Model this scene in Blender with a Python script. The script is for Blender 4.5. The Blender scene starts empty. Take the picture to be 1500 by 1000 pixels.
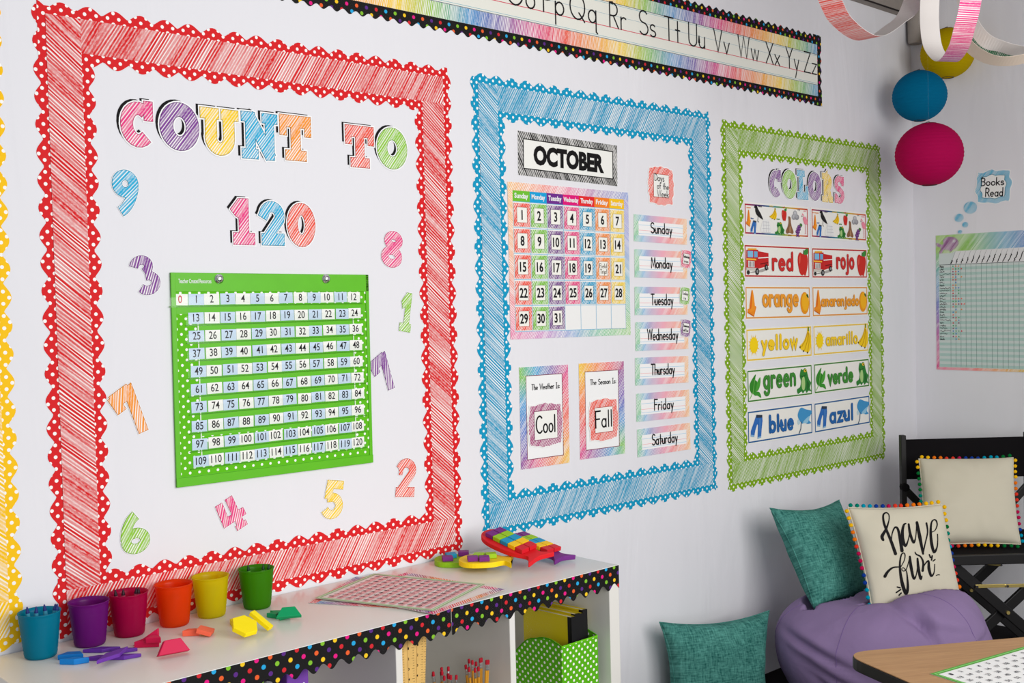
import bpy, bmesh, math, random
from math import sin, cos, pi, radians, sqrt, atan2, hypot
from mathutils import Vector, Matrix, noise
from mathutils.geometry import tessellate_polygon

# ------------------------------------------------------------------ camera
SC = bpy.context.scene
COL = SC.collection
F_PX = 1606.82                       # focal length in pixels of a 1500 px wide frame
YAW, PITCH, ROLL = radians(47.5558), radians(-1.5577), radians(-1.4572)
CAM = Vector((0, -2.5, 1.445))
fw = Vector((cos(YAW) * cos(PITCH), sin(YAW) * cos(PITCH), sin(PITCH)))
r0 = fw.cross(Vector((0, 0, 1))).normalized()
u0 = r0.cross(fw)
RT = r0 * cos(ROLL) + u0 * sin(ROLL)
UP = u0 * cos(ROLL) - r0 * sin(ROLL)
cd = bpy.data.cameras.new('camera')
cam = bpy.data.objects.new('camera', cd)
COL.objects.link(cam)
m3 = Matrix((RT, UP, -fw)).transposed()
cam.matrix_world = Matrix.Translation(CAM) @ m3.to_4x4()
cd.sensor_width = 36.0
cd.lens = 36.0 * F_PX / 1500.0
cd.clip_start = 0.05
SC.camera = cam

# ------------------------------------------------------------------ light and exposure
SC.view_settings.view_transform = 'Standard'
SC.view_settings.look = 'None'
SC.view_settings.gamma = 1.0
SC.view_settings.use_curve_mapping = False
SC.view_settings.exposure = 0.08
world = bpy.data.worlds.new('room_ambient')
SC.world = world
world.use_nodes = True
world.node_tree.nodes['Background'].inputs[0].default_value = (0.93, 0.95, 1.0, 1)
world.node_tree.nodes['Background'].inputs[1].default_value = 0.33


def area(name, loc, target, sx, sy, power, col=(1, 1, 1)):
    l = bpy.data.lights.new(name, 'AREA')
    l.shape = 'RECTANGLE'
    l.size, l.size_y, l.energy, l.color = sx, sy, power, col
    o = bpy.data.objects.new(name, l)
    COL.objects.link(o)
    o.location = loc
    d = Vector(target) - Vector(loc)
    o.rotation_euler = d.to_track_quat('-Z', 'Y').to_euler()
    return o


area('key_light', (1.95, -3.6, 1.95), (2.1, 0, 1.25), 2.4, 1.8, 88, (1.0, 0.985, 0.96))  # large soft key light to the right of the camera, its source unseen
area('room_fill', (0.5, -3.4, 1.1), (1.2, 0, 1.0), 1.6, 1.3, 24, (0.95, 0.97, 1.0))


# ------------------------------------------------------------------ pixel measurements -> points in the room
def ray(x, y):
    return fw + RT * ((x - 750) / F_PX) - UP * ((y - 500) / F_PX)


def on(x, y, axis, c):
    d = ray(x, y)
    return CAM + d * ((c - CAM[axis]) / d[axis])


def W(x, y):                          # on the left wall: (x, z)
    p = on(x, y, 1, 0.0)
    return (p.x, p.z)


BX = 4.83


def B(x, y):                          # on the back wall: (-y, z)
    p = on(x, y, 0, BX)
    return (-p.y, p.z)


def at(x, y, d):
    return CAM + ray(x, y) * d


def lin(c):
    c = c / 255.0
    return c / 12.92 if c <= 0.04045 else ((c + 0.055) / 1.055) ** 2.4


def rgb(r, g, b):
    return (lin(r), lin(g), lin(b), 1.0)


# ------------------------------------------------------------------ materials
class NT:
    def __init__(s, name):
        s.m = bpy.data.materials.new(name)
        s.m.use_nodes = True
        s.t = s.m.node_tree
        s.b = s.t.nodes['Principled BSDF']
        s.out = s.t.nodes['Material Output']

    def n(s, kind, **kw):
        nd = s.t.nodes.new(kind)
        for k, v in kw.items():
            setattr(nd, k, v)
        return nd

    def put(s, sock, v):
        if isinstance(v, bpy.types.NodeSocket):
            s.t.links.new(v, sock)
        elif v is not None:
            sock.default_value = v

    def math(s, op, a, b=None, c=None, clamp=False):
        nd = s.n('ShaderNodeMath', operation=op, use_clamp=clamp)
        for i, v in enumerate((a, b, c)):
            s.put(nd.inputs[i], v)
        return nd.outputs[0]

    def mix(s, f, a, b):
        nd = s.n('ShaderNodeMix', data_type='RGBA')
        s.put(nd.inputs[0], f)
        s.put(nd.inputs[6], a)
        s.put(nd.inputs[7], b)
        return nd.outputs[2]

    def xyz(s, x, y, z=0.0):
        nd = s.n('ShaderNodeCombineXYZ')
        for i, v in enumerate((x, y, z)):
            s.put(nd.inputs[i], v)
        return nd.outputs[0]

    def sep(s, v):
        nd = s.n('ShaderNodeSeparateXYZ')
        s.put(nd.inputs[0], v)
        return nd.outputs[0], nd.outputs[1], nd.outputs[2]

    def noise(s, vec, scale, detail=2.0, rough=0.5, dist=0.0):
        nd = s.n('ShaderNodeTexNoise')
        s.put(nd.inputs['Vector'], vec)
        nd.inputs['Scale'].default_value = scale
        nd.inputs['Detail'].default_value = detail
        nd.inputs['Roughness'].default_value = rough
        nd.inputs['Distortion'].default_value = dist
        return nd.outputs[0]

    def rng(s, v, a, b, c=0.0, d=1.0):
        nd = s.n('ShaderNodeMapRange')
        s.put(nd.inputs[0], v)
        for i, q in enumerate((a, b, c, d)):
            s.put(nd.inputs[i + 1], q)
        return nd.outputs[0]

    def uv(s):
        return s.n('ShaderNodeUVMap', uv_map='UV').outputs[0]

    def ob(s):
        return s.n('ShaderNodeTexCoord').outputs['Object']

    def col(s):
        return s.n('ShaderNodeVertexColor', layer_name='Col').outputs[0]

    def bump(s, h, strength, dist=0.002):
        nd = s.n('ShaderNodeBump')
        nd.inputs['Strength'].default_value = strength
        nd.inputs['Distance'].default_value = dist
        s.put(nd.inputs['Height'], h)
        s.put(s.b.inputs['Normal'], nd.outputs[0])

    def base(s, c, rough=0.7, spec=0.3):
        s.put(s.b.inputs['Base Color'], c)
        s.put(s.b.inputs['Roughness'], rough)
        s.put(s.b.inputs['Specular IOR Level'], spec)
        return s.m


def plain(name, c, rough=0.6, spec=0.3, metal=0.0, var=0.06):
    t = NT(name)
    nz = t.noise(t.ob(), 22.0, 3.0)
    k = t.rng(nz, 0.3, 0.7, 1 - var, 1 + var)
    h = t.n('ShaderNodeHueSaturation')
    t.put(h.inputs['Color'], c)
    t.put(h.inputs['Value'], k)
    t.b.inputs['Metallic'].default_value = metal
    return t.base(h.outputs[0], rough, spec)


def mk_paper():
    t = NT('printed_paper')
    return t.base(t.col(), 0.75, 0.2)


def mk_scribble(name, pitch, light):
    """crayon hatching: strokes run along v, are counted across u"""
    t = NT(name)
    u, v, _ = t.sep(t.uv())
    wob = t.noise(t.xyz(t.math('MULTIPLY', u, 0.4 / pitch), t.math('MULTIPLY', v, 0.03 / pitch)), 1.0, 2.0)
    band = t.noise(t.xyz(t.math('MULTIPLY', u, 0.14 / pitch), t.math('MULTIPLY', v, 0.02 / pitch), 7.0), 1.0, 2.0)
    ph = t.math('MULTIPLY_ADD', wob, 7.0, t.math('MULTIPLY', u, 2 * pi / pitch))
    st = t.math('MULTIPLY_ADD', t.math('SINE', ph), 0.5, 0.5)
    spk = t.noise(t.xyz(t.math('MULTIPLY', u, 1.7 / pitch), t.math('MULTIPLY', v, 0.6 / pitch), 3.0), 1.0, 3.0, 0.7)
    lines = t.rng(st, 0.16, 0.44, 0.02, 1.0)                    # crisp strokes
    solid = t.rng(t.math('MULTIPLY_ADD', spk, 1.0, t.math('MULTIPLY', st, 0.25)), 0.34, 0.70, 0.40, 1.0)   # rubbed in grain
    sel = t.rng(band, 0.40, 0.58)
    mask = t.math('MULTIPLY_ADD', t.math('SUBTRACT', solid, lines), sel, lines)
    streak = t.noise(t.xyz(t.math('MULTIPLY', u, 0.55 / pitch), t.math('MULTIPLY', v, 0.018 / pitch), 11.0), 1.0, 1.0)
    mask = t.math('MULTIPLY', mask, t.rng(streak, 0.34, 0.56, 0.66, 1.06))
    mask = t.math('MULTIPLY', mask, light, clamp=True)
    return t.base(t.mix(mask, rgb(247, 245, 242), t.col()), 0.75, 0.2)


def mk_dots(name, dx, dy, r, multi=False):
    t = NT(name)
    u, v, _ = t.sep(t.uv())
    rv = t.math('DIVIDE', v, dy)
    row = t.math('FLOOR', rv)
    odd = t.math('MULTIPLY', t.math('FLOORED_MODULO', row, 2.0), 0.5)
    ru = t.math('ADD', t.math('DIVIDE', u, dx), odd)
    cell = t.math('FLOOR', ru)
    lx = t.math('MULTIPLY', t.math('SUBTRACT', t.math('FRACT', ru), 0.5), dx)
    ly = t.math('MULTIPLY', t.math('SUBTRACT', t.math('FRACT', rv), 0.5), dy)
    d = t.math('SQRT', t.math('ADD', t.math('MULTIPLY', lx, lx), t.math('MULTIPLY', ly, ly)))
    mask = t.rng(d, r * 1.08, r * 0.92)
    if multi:
        k = t.math('FRACT', t.math('DIVIDE', t.math('ADD', t.math('MULTIPLY', cell, 3.0), t.math('MULTIPLY', row, 2.0)), 7.0))
        rp = t.n('ShaderNodeValToRGB')
        rp.color_ramp.interpolation = 'CONSTANT'
        cols = [(245, 200, 30), (35, 165, 220), (90, 40, 130), (230, 20, 130), (130, 190, 45), (210, 35, 45), (235, 95, 40)]
        els = rp.color_ramp.elements
        while len(els) < 7:
            els.new(0.5)
        for i, c in enumerate(cols):
            els[i].position = max(0.0, i / 7.0 - 0.02)
            els[i].color = rgb(*c)
        t.put(rp.inputs[0], k)
        dot = rp.outputs[0]
    else:
        dot = rgb(250, 248, 244)
    return t.base(t.mix(mask, t.col(), dot), 0.7, 0.25)


M = {}
M['paper'] = mk_paper()
M['scribble'] = mk_scribble('crayon_hatching', 0.0072, 0.97)
M['scribble_fine'] = mk_scribble('fine_crayon_hatching', 0.0060, 1.0)
M['scribble_pale'] = mk_scribble('pale_crayon_hatching', 0.0060, 0.78)
M['dots'] = mk_dots('polka_dot_paper', 0.0265, 0.0125, 0.0041)
M['polka'] = mk_dots('rainbow_dot_paper', 0.0325, 0.0178, 0.0052, True)
M['chart_dots'] = mk_dots('polka_dot_vinyl', 0.0245, 0.0125, 0.0034)
M['box_dots'] = mk_dots('polka_dot_card', 0.0225, 0.0112, 0.0037)


def mk_wall():
    t = NT('white_wall_paper')
    o = t.ob()
    x, y, z = t.sep(o)
    s = t.math('ADD', x, y)
    n1 = t.noise(t.xyz(t.math('MULTIPLY', s, 5.5), t.math('MULTIPLY', z, 1.1), 0.0), 1.0, 3.0, 0.5, 1.2)
    n2 = t.noise(t.xyz(t.math('MULTIPLY', s, 2.0), t.math('MULTIPLY', z, 1.6), 5.0), 1.0, 2.0, 0.5, 0.6)
    h = t.math('ADD', t.math('MULTIPLY', n1, 0.34), t.math('MULTIPLY', n2, 0.6))
    t.bump(h, 0.5, 0.035)
    return t.base(rgb(230, 229, 233), 0.8, 0.15)


M['wall'] = mk_wall()
M['ceiling'] = plain('ceiling_paint', rgb(165, 158, 160), 0.8, 0.1)
M['pipe'] = plain('grey_paint', rgb(150, 142, 135), 0.7, 0.2)
M['darkgap'] = plain('dark_trim_paint', rgb(45, 40, 40), 0.8, 0.1)
M['floor'] = plain('dark_carpet', rgb(30, 28, 30), 0.95, 0.05)


# ------------------------------------------------------------------ object helpers
def link(o):
    COL.objects.link(o)
    return o


def tag(o, label=None, cat=None, group=None, kind=None):
    if label:
        o['label'] = label
    if cat:
        o['category'] = cat
    if group:
        o['group'] = group
    if kind:
        o['kind'] = kind
    return o


def empty(name, mat, label, cat, group=None):
    o = bpy.data.objects.new(name, None)
    o.empty_display_size = 0.02
    link(o)
    o.matrix_world = mat if isinstance(mat, Matrix) else Matrix.Translation(mat)
    return tag(o, label, cat, group)


def frame(o, ex, ey):
    """matrix from an origin and two axes"""
    ex = Vector(ex).normalized()
    ez = ex.cross(Vector(ey)).normalized()
    ey = ez.cross(ex)
    m = Matrix((ex, ey, ez)).transposed().to_4x4()
    m.translation = Vector(o)
    return m


def wallM(x, z, off=0.0, rot=0.0):    # local x right along the wall, y up, z into the room
    return frame((x, -off, z), (1, 0, 0), (0, 0, 1)) @ Matrix.Rotation(rot, 4, 'Z')


def backM(s, z, off=0.0, rot=0.0):
    return frame((BX - off, -s, z), (0, -1, 0), (0, 0, 1)) @ Matrix.Rotation(rot, 4, 'Z')


def mesh_obj(name, verts, faces, mats, parent=None, mat=None, fmat=None, smooth=False):
    me = bpy.data.meshes.new(name)
    me.from_pydata([tuple(v) for v in verts], [], faces)
    for m in (mats if isinstance(mats, (list, tuple)) else [mats]):
        me.materials.append(m)
    if fmat:
        for p, k in zip(me.polygons, fmat):
            p.material_index = k
    if smooth:
        for p in me.polygons:
            p.use_smooth = True
    me.validate()
    me.update()
    o = bpy.data.objects.new(name, me)
    link(o)
    if parent is not None:
        o.parent = parent
    if mat is not None:
        if parent is not None:
            o.matrix_local = mat
        else:
            o.matrix_world = mat
    return o


class MB:
    """collects solids into one mesh"""

    def __init__(s):
        s.v, s.f, s.k = [], [], []

    def add(s, vs, fs, k=0):
        b = len(s.v)
        s.v += [Vector(v) for v in vs]
        for f in fs:
            s.f.append([i + b for i in f])
            s.k.append(k)

    def box(s, x0, x1, y0, y1, z0, z1, k=0, m=None):
        vs = [Vector(p) for p in ((x0, y0, z0), (x1, y0, z0), (x1, y1, z0), (x0, y1, z0), (x0, y0, z1), (x1, y0, z1), (x1, y1, z1), (x0, y1, z1))]
        if m:
            vs = [m @ v for v in vs]
        s.add(vs, [(3, 2, 1, 0), (4, 5, 6, 7), (0, 1, 5, 4), (1, 2, 6, 5), (2, 3, 7, 6), (3, 0, 4, 7)], k)

    def prism(s, pts, z0, z1, k=0, m=None):
        n = len(pts)
        if sum(pts[i][0] * pts[(i + 1) % n][1] - pts[(i + 1) % n][0] * pts[i][1] for i in range(n)) < 0:
            pts = pts[::-1]
        vs = [Vector((x, y, z0)) for x, y in pts] + [Vector((x, y, z1)) for x, y in pts]
        if m:
            vs = [m @ v for v in vs]
        fs = [tuple(range(n - 1, -1, -1)), tuple(range(n, 2 * n))] + [(i, (i + 1) % n, (i + 1) % n + n, i + n) for i in range(n)]
        s.add(vs, fs, k)

    def lathe(s, prof, n=32, k=0, m=None, cap0=False, cap1=False):
        vs = []
        for r, z in prof:
            for i in range(n):
                a = 2 * pi * i / n
                vs.append(Vector((r * cos(a), r * sin(a), z)))
        if m:
            vs = [m @ v for v in vs]
        fs = []
        for j in range(len(prof) - 1):
            for i in range(n):
                a, b = j * n + i, j * n + (i + 1) % n
                fs.append((a, b, b + n, a + n))
        if cap0:
            fs.append(tuple(range(n - 1, -1, -1)))
        if cap1:
            fs.append(tuple(range((len(prof) - 1) * n, len(prof) * n)))
        s.add(vs, fs, k)

    def tube(s, pts, r, n=8, k=0):
        pts = [Vector(p) for p in pts]
        vs, fs = [], []
        for i, p in enumerate(pts):
            d = (pts[min(i + 1, len(pts) - 1)] - pts[max(i - 1, 0)]).normalized()
            a = d.orthogonal().normalized() if i == 0 else (a - d * a.dot(d)).normalized()
            b = d.cross(a)
            rr = r[i] if isinstance(r, (list, tuple)) else r
            for q in range(n):
                vs.append(p + a * (rr * cos(2 * pi * q / n)) + b * (rr * sin(2 * pi * q / n)))
        for i in range(len(pts) - 1):
            for q in range(n):
                fs.append((i * n + q, i * n + (q + 1) % n, (i + 1) * n + (q + 1) % n, (i + 1) * n + q))
        fs.append(tuple(range(n - 1, -1, -1)))
        fs.append(tuple(range((len(pts) - 1) * n, len(pts) * n)))
        s.add(vs, fs, k)

    def build(s, name, mats, parent=None, mat=None, smooth=False, bevel=0.0, seg=2):
        o = mesh_obj(name, s.v, s.f, mats, parent, mat, s.k, smooth)
        if bevel:
            md = o.modifiers.new('soft_edges', 'BEVEL')
            md.width, md.segments, md.limit_method, md.angle_limit = bevel, seg, 'ANGLE', radians(35)
        return o


LAY = 0.0004


class Flat:
    """a printed sheet: local x right, y up, z towards the viewer; polygons are stacked in thin layers"""
    MATS = ['paper', 'scribble', 'scribble_fine', 'scribble_pale', 'dots', 'polka', 'chart_dots', 'box_dots']

    def __init__(s, z0=0.0):
        s.v, s.f, s.c, s.u, s.k = [], [], [], [], []
        s.z0 = z0
        s.i = 0

    def _face(s, ids, cols, uvs, mat):
        s.f.append(tuple(ids))
        s.c.append(cols)
        s.u.append(uvs)
        s.k.append(s.MATS.index(mat))

    def poly(s, pts, lay, col, mat='paper', ang=0.0, uvo=(0, 0)):
        pts = [(p[0], p[1]) for p in pts]
        n = len(pts)
        if sum(pts[i][0] * pts[(i + 1) % n][1] - pts[(i + 1) % n][0] * pts[i][1] for i in range(n)) < 0:
            pts = pts[::-1]
        b = len(s.v)
        s.i += 1
        z = s.z0 + lay * LAY + (s.i % 14) * 2.2e-5     # never two coincident faces
        s.v += [(x, y, z) for x, y in pts]
        ca, sa = cos(ang), sin(ang)
        uv = [((x + uvo[0]) * ca + (y + uvo[1]) * sa, -(x + uvo[0]) * sa + (y + uvo[1]) * ca) for x, y in pts]
        cs = col if isinstance(col, list) else [col] * n
        if n <= 4 and n >= 3:
            tr = [tuple(range(n))]
        else:
            tr = []
            for t in tessellate_polygon([[Vector((x, y, 0)) for x, y in pts]]):
                (ax, ay), (bx, by), (cx, cy) = pts[t[0]], pts[t[1]], pts[t[2]]
                ar = (bx - ax) * (cy - ay) - (by - ay) * (cx - ax)
                if abs(ar) < 1e-14:
                    continue
                tr.append(t if ar > 0 else (t[0], t[2], t[1]))
        for t in tr:
            s._face([b + i for i in t], [cs[i] for i in t], [uv[i] for i in t], mat)

    def rect(s, x0, y0, x1, y1, lay, col, mat='paper', ang=0.0):
        s.poly([(x0, y0), (x1, y0), (x1, y1), (x0, y1)], lay, col, mat, ang)

    def card(s, w, h, col, t=0.0009):
        """a sheet with real thickness whose face lies at layer 0"""
        b = len(s.v)
        z1, z0 = s.z0, s.z0 - t
        s.v += [(0, 0, z0), (w, 0, z0), (w, h, z0), (0, h, z0), (0, 0, z1), (w, 0, z1), (w, h, z1), (0, h, z1)]
        for f in ((3, 2, 1, 0), (4, 5, 6, 7), (0, 1, 5, 4), (1, 2, 6, 5), (2, 3, 7, 6), (3, 0, 4, 7)):
            s._face([b + i for i in f], [col] * 4, [(0, 0)] * 4, 'paper')

    def slab(s, pts, col, t=0.0009, mat='paper', lay=0, ang=0.0):
        """a cut-out outline with thickness"""
        n = len(pts)
        if sum(pts[i][0] * pts[(i + 1) % n][1] - pts[(i + 1) % n][0] * pts[i][1] for i in range(n)) < 0:
            pts = pts[::-1]
        s.poly(pts, lay, col, mat, ang)
        b = len(s.v)
        z1 = s.z0 + lay * LAY
        s.v += [(x, y, z1 - t) for x, y in pts] + [(x, y, z1) for x, y in pts]
        for i in range(n):
            j = (i + 1) % n
            s._face([b + i, b + j, b + n + j, b + n + i], [col] * 4, [(0, 0)] * 4, 'paper')

    def disc(s, x, y, r, lay, col, n=12, ry=None, mat='paper', ang=0.0):
        ry = r if ry is None else ry
        s.poly([(x + r * cos(2 * pi * i / n), y + ry * sin(2 * pi * i / n)) for i in range(n)], lay, col, mat, ang)

    def frame(s, x0, y0, x1, y1, w, lay, col, mat='paper', ang=0.0):
        s.rect(x0, y0, x1, y0 + w, lay, col, mat, ang)
        s.rect(x0, y1 - w, x1, y1, lay, col, mat, ang)
        s.rect(x0, y0 + w, x0 + w, y1 - w, lay, col, mat, ang)
        s.rect(x1 - w, y0 + w, x1, y1 - w, lay, col, mat, ang)

    def grad(s, x0, y0, x1, y1, lay, stops, mat='scribble_fine', ang=0.0, axis=0):
        """a rectangle running through a list of colours"""
        n = len(stops) - 1
        for i in range(n):
            a, b = stops[i], stops[i + 1]
            if axis == 0:
                xa, xb = x0 + (x1 - x0) * i / n, x0 + (x1 - x0) * (i + 1) / n
                s.poly([(xa, y0), (xb, y0), (xb, y1), (xa, y1)], lay, [a, b, b, a], mat, ang)
            else:
                ya, yb = y0 + (y1 - y0) * i / n, y0 + (y1 - y0) * (i + 1) / n
                s.poly([(x0, ya), (x1, ya), (x1, yb), (x0, yb)], lay, [a, a, b, b], mat, ang)

    def stroke(s, pts, w, lay, col, closed=False, mat='paper', ang=0.0, ext=0.0, rnd=False):
        """a thick line with mitred joints (w may be a list)"""
        P = [Vector((p[0], p[1])) for p in pts]
        n = len(P)
        if n < 2:
            return
        ws = w if isinstance(w, (list, tuple)) else [w] * n
        if not closed and ext:
            P[0] = P[0] + (P[0] - P[1]).normalized() * ext
            P[-1] = P[-1] + (P[-1] - P[-2]).normalized() * ext
        L, Rr = [], []
        for i in range(n):
            if closed:
                a, b = P[i] - P[i - 1], P[(i + 1) % n] - P[i]
            else:
                a = P[i] - P[i - 1] if i else P[1] - P[0]
                b = P[i + 1] - P[i] if i < n - 1 else a
            a, b = a.normalized(), b.normalized()
            t = a + b
            if t.length < 0.35:
                t = b
                k = 1.0
            else:
                t.normalize()
                k = min(1.0 / max(t.dot(b), 0.35), 2.2)
            nn = Vector((-t.y, t.x)) * (ws[i] / 2 * k)
            L.append(P[i] + nn)
            Rr.append(P[i] - nn)
        for i in range(n if closed else n - 1):
            j = (i + 1) % n
            s.poly([Rr[i], Rr[j], L[j], L[i]], lay, col, mat, ang)
        if rnd and not closed:
            for i in (0, n - 1):
                s.disc(P[i].x, P[i].y, ws[i] / 2, lay, col, 8, None, mat, ang)

    def tris(s, verts, faces, lay, col, mat='paper'):
        b = len(s.v)
        s.i += 1
        z = s.z0 + lay * LAY + (s.i % 14) * 2.2e-5
        s.v += [(x, y, z) for x, y in verts]
        for f in faces:
            s._face([b + i for i in f], [col] * len(f), [(verts[i][0], verts[i][1]) for i in f], mat)

    def build(s, name, mat=None, parent=None, warp=None):
        me = bpy.data.meshes.new(name)
        vs = [warp(*v) for v in s.v] if warp else s.v
        me.from_pydata(vs, [], s.f)
        used = sorted(set(s.k))
        for k in used:
            me.materials.append(M[s.MATS[k]])
        re = {k: i for i, k in enumerate(used)}
        me.uv_layers.new(name='UV')
        me.color_attributes.new('Col', 'FLOAT_COLOR', 'CORNER')
        i = 0
        for p, k in zip(me.polygons, s.k):
            p.material_index = re[k]
        fc = [x for cs in s.c for c in cs for x in c]
        fu = [x for us in s.u for q in us for x in q]
        me.color_attributes['Col'].data.foreach_set('color', fc)
        me.uv_layers['UV'].data.foreach_set('uv', fu)
        me.update()
        o = bpy.data.objects.new(name, me)
        link(o)
        if parent is not None:
            o.parent = parent
        if mat is not None:
            if parent is not None:
                o.matrix_local = mat
            else:
                o.matrix_world = mat
        return o


# ------------------------------------------------------------------ lettering
_TC = {}


def type_mesh(txt, bold):
    key = (txt, round(bold, 4))
    if key not in _TC:
        cu = bpy.data.curves.new('type', 'FONT')
        cu.body = txt
        cu.size = 1.0
        cu.offset = bold
        cu.resolution_u = 3
        cu.fill_mode = 'FRONT'
        ob = bpy.data.objects.new('type', cu)
        me = bpy.data.meshes.new_from_object(ob)
        vs = [(v.co.x, v.co.y) for v in me.vertices]
        fs = [tuple(p.vertices) for p in me.polygons]
        bpy.data.objects.remove(ob)
        bpy.data.curves.remove(cu)
        bpy.data.meshes.remove(me)
        x0, x1 = min(v[0] for v in vs), max(v[0] for v in vs)
        y0, y1 = min(v[1] for v in vs), max(v[1] for v in vs)
        _TC[key] = (vs, fs, x0, x1, y0, y1)
    return _TC[key]


def typeset(fl, txt, cx, cy, w, h, lay, col, bold=0.0, base=None, mat='paper', ref=None):
    """printed type fitted into a w x h box centred on (cx, cy)"""
    vs, fs, x0, x1, y0, y1 = type_mesh(txt, bold)
    if ref:
        _, _, _, _, y0, y1 = type_mesh(ref, bold)
    sy = h / (y1 - y0)
    sx = w / (x1 - x0) if w else sy * 0.82
    mx, my = (x0 + x1) / 2, (y0 + y1) / 2
    fl.tris([((x - mx) * sx + cx, (y - my) * sy + cy) for x, y in vs], fs, lay, col, mat)


def arc(cx, cy, rx, ry, a0, a1, n=None):
    n = n or max(4, int(abs(a1 - a0) / 24))
    return [(cx + rx * cos(radians(a0 + (a1 - a0) * i / n)), cy + ry * sin(radians(a0 + (a1 - a0) * i / n))) for i in range(n + 1)]


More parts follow.
